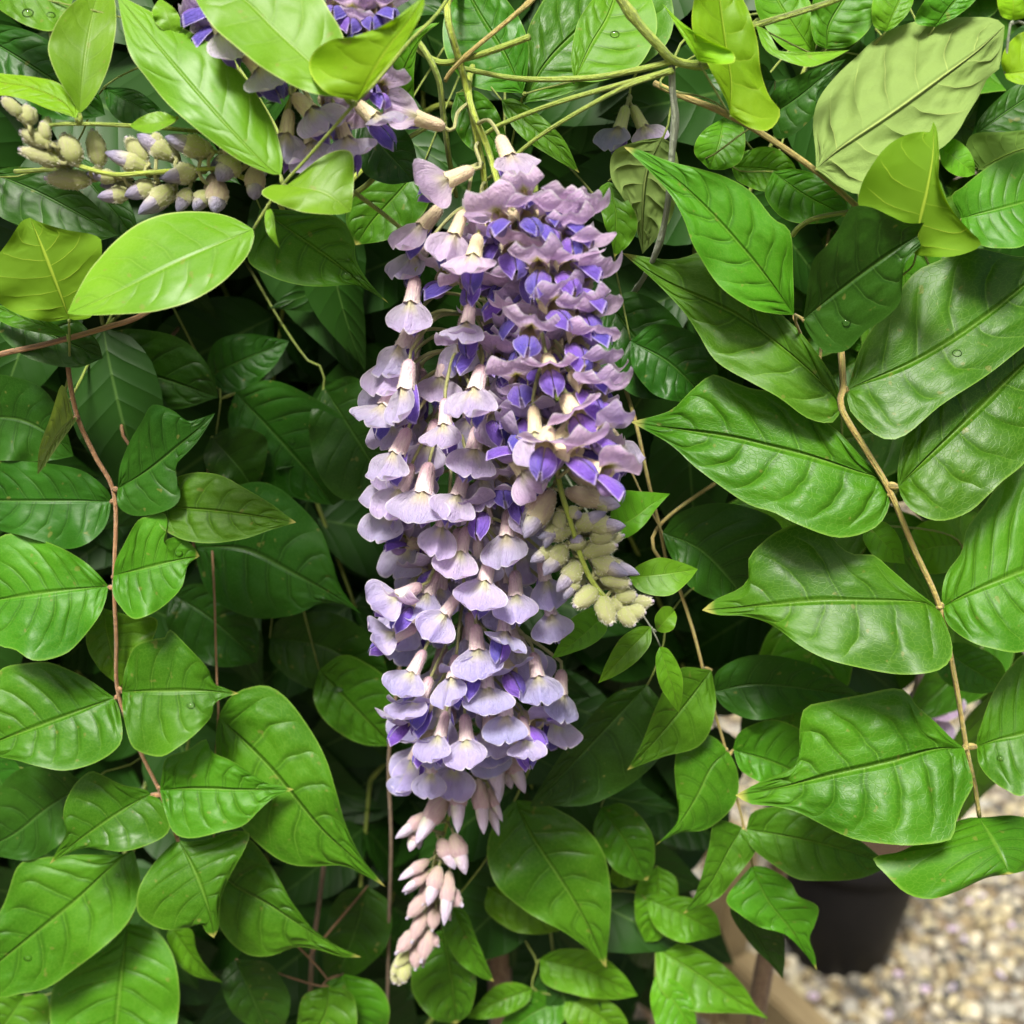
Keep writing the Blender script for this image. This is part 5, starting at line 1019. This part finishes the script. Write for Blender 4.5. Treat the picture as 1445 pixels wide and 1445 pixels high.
def bg_spray(P, rz, tilt, m, label, group, seed, n=4, stalk=True):
    r = random.Random(seed)
    root = empty('leaf_spray', P, label, 'leaf spray', group); root.rotation_euler = (tilt, r.uniform(-.5, .5), rz)
    Mr = Matrix.Translation(Vector(P)) @ root.rotation_euler.to_matrix().to_4x4()
    Lr = .030 * n + .02
    rp = crom([(0, 0, 0), (.002, 0, -Lr * .5), (0, .004, -Lr)], 16)
    nearest = nearest_cane(np.array(P)); q = Mr.inverted() @ Vector(nearest)
    pet = crom([tuple(q), (q[0] * .4, q[1] * .4, q[2] * .4 + .01), (0, 0, 0)], 10)
    link('stalk', tubes('stalk', [(rp, np.linspace(.0008, .0005, 16)), (pet, np.full(10, .0009))], 5), root, M['stem_green'])
    for i in range(n + 1):
        z = -Lr * (.12 + .88 * i / n)
        for sg in ((-1, 1) if i < n else (0,)):
            l = link('leaflet', r.choice(BL[m]), root); l['quilt'] = .45; l.location = (0.0, .004 * (i / n) ** 2, z)
            yaw = (pi if sg < 0 else 0)
            # leaf x axis outwards and down, face (-y) to the viewer
            out = Vector((sg * cos(r.uniform(.1, .5)), r.uniform(-.25, .1), -sin(r.uniform(.2, .9)))) if sg else Vector((r.uniform(-.2, .2), -.1, -1))
            out.normalize(); nrm = Vector((r.uniform(-.35, .35), -1, r.uniform(.1, .7))); nrm = (nrm - out * nrm.dot(out)).normalized(); y = nrm.cross(out)
            l.rotation_euler = Matrix((out, y, nrm)).transposed().to_euler()
            k = r.uniform(.8, 1.1); l.scale = (k, k, k)
    return root
def where(x, y):
    if y < 130: return 'above and behind the radiating stems' if x > 560 else 'behind the bright young leaf spray'
    if y > 1150: return 'low down behind the cluster tip' if x > 480 else 'below the yellow tipped spray'
    if x < 240: return 'behind the yellow tipped spray'
    if x < 520: return 'in the hollow left of the flower cluster'
    if x < 860: return 'straight behind the flower clusters'
    return 'behind the large glossy spray'
rb = random.Random(77); k = 0
def clear(x, y): return (x > 1060 and y > 1180) or (x > 850 and y > 1180 and (x + y) > 2240) 
for gy in range(-3, 9):
    for gx in range(-2, 9):
        x = gx * 190 + rb.uniform(-70, 70); y = gy * 190 + rb.uniform(-70, 70); off = rb.uniform(.075, .115)
        if clear(x, y) or clear(x + 120, y + 330) or clear(x, y + 330) or clear(x - 120, y + 330): continue
        if (x > 760 and y > 690) or (x > 1000 and y > 500): continue
        if -60 < x < 1500 and -100 < y < 1445: pass
        vis = -60 < x < 1500 and -300 < y < 1445
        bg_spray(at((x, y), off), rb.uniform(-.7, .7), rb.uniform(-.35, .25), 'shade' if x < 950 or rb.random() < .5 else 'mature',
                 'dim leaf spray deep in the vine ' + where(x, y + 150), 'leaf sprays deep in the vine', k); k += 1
# dense inner foliage nobody could count
VV, FF, UU = [], [], []
def leaf_cloud(n, fx):
    for _ in range(n):
        P = fx(); L = nr.uniform(.04, .06); W = L * .25
        n_ = np.array((nr.normal(0, .5), -1, nr.normal(.4, .5))); n_ /= np.linalg.norm(n_)
        o_ = np.array((nr.normal(0, .7), nr.normal(0, .3), -abs(nr.normal(.6, .5)))); o_ -= n_ * np.dot(o_, n_); o_ /= np.linalg.norm(o_); y = np.cross(n_, o_)
        b = len(VV)
        for t, w_ in ((0, 0), (.3, 1), (.62, .75), (1, 0)):
            if w_ == 0: VV.append(P + o_ * t * L); UU.append((t, .5))
            else:
                VV.extend([P + o_ * t * L + y * w_ * W + n_ * .002, P + o_ * t * L - n_ * .001, P + o_ * t * L - y * w_ * W + n_ * .002]); UU.extend([(t, 1), (t, .5), (t, 0)])
        FF.extend([(b, b + 1, b + 2), (b, b + 2, b + 3), (b + 1, b + 4, b + 5, b + 2), (b + 2, b + 5, b + 6, b + 3), (b + 4, b + 7, b + 5), (b + 5, b + 7, b + 6)])
def inner():
    while True:
        x, y = nr.uniform(-500, 1900), nr.uniform(-700, 1800); off = nr.uniform(.10, .42)
        lim = 960 if y > 900 else 1500 if y < -100 else 1000 + (900 - y) * .12
        if x < lim - (off - .1) * 250: return at((x, y), off)
leaf_cloud(6500, inner)
FF = [f[::-1] for f in FF]
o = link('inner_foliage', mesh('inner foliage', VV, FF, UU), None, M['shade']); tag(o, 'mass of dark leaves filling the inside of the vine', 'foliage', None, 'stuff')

# ------------------------------------------------------------------ rain drops on the leaves
g = NT('water'); gl = g.n('ShaderNodeBsdfGlossy'); gl.inputs['Roughness'].default_value = .03; tr = g.n('ShaderNodeBsdfTransparent'); fr_ = g.n('ShaderNodeFresnel'); fr_.inputs[0].default_value = 1.33
mx = g.n('ShaderNodeMixShader'); g.t.links.new(fr_.outputs[0], mx.inputs[0]); g.t.links.new(tr.outputs[0], mx.inputs[1]); g.t.links.new(gl.outputs[0], mx.inputs[2]); g.t.links.new(mx.outputs[0], g.out.inputs[0])
V, F = ring([(1, 0), (.97, .2), (.85, .42), (.6, .60), (.3, .68), (0, .70)], 14); DROP = mesh('water drop', V, F); DROP.materials.append(g.m)
NAMES = dict(F2='upper right leaflet of the large glossy spray', G8='broad lower leaf with arching pale veins', B6='dark leaf left of the pink flowers', D8='shaded leaf behind the left cluster edge', D4='notched leaflet of the yellow tipped spray',
             F8='lowest right leaflet of the large glossy spray', B2b='big smooth leaf behind the stems', A12='corner leaf above the pale upright pair', D6='pointed leaf in the shaded hollow', G2='right leaflet of the yellow tipped spray', C4='dark folded leaf')
for key, pl in dict(F2=[(.45, .35, 1.0)], G8=[(.72, .35, 1.1), (.16, .3, .7)], B6=[(.72, -.2, 1.2), (.78, .3, .8), (.66, .45, .6)], D8=[(.5, .2, 1.0), (.6, -.3, .7), (.35, .3, .6)], D4=[(.8, -.35, .9)], F8=[(.3, .4, .8)], B2b=[(.5, .3, 1.0)],
                    A12=[(.5, -.6, 1.1), (.7, -.6, .8)], D6=[(.8, .5, .9)], G2=[(.62, .35, 1.0)], C4=[(.3, .5, .9)]).items():
    V, m, nu, nv = LEAF_GRID[key]
    for t, v, s in pl:
        i = int(t * (nu - 1)); j = nv + int(round(v * nv)); P = V[i * m + j]
        n_ = np.cross(V[i * m + j + 1] - V[i * m + j - 1], V[(i + 1) * m + j] - V[(i - 1) * m + j]); n_ /= np.linalg.norm(n_)
        if np.dot(n_, CAM - P) < 0: n_ = -n_
        d = link('water_drop', DROP); d.location = P - n_ * .0001; d.rotation_euler = Vector(n_).to_track_quat('Z', 'Y').to_euler(); s *= .0011; d.scale = (s, s * .8, s)
        tag(d, 'clear raindrop on the ' + NAMES[key], 'water drop', 'raindrops on the leaves')
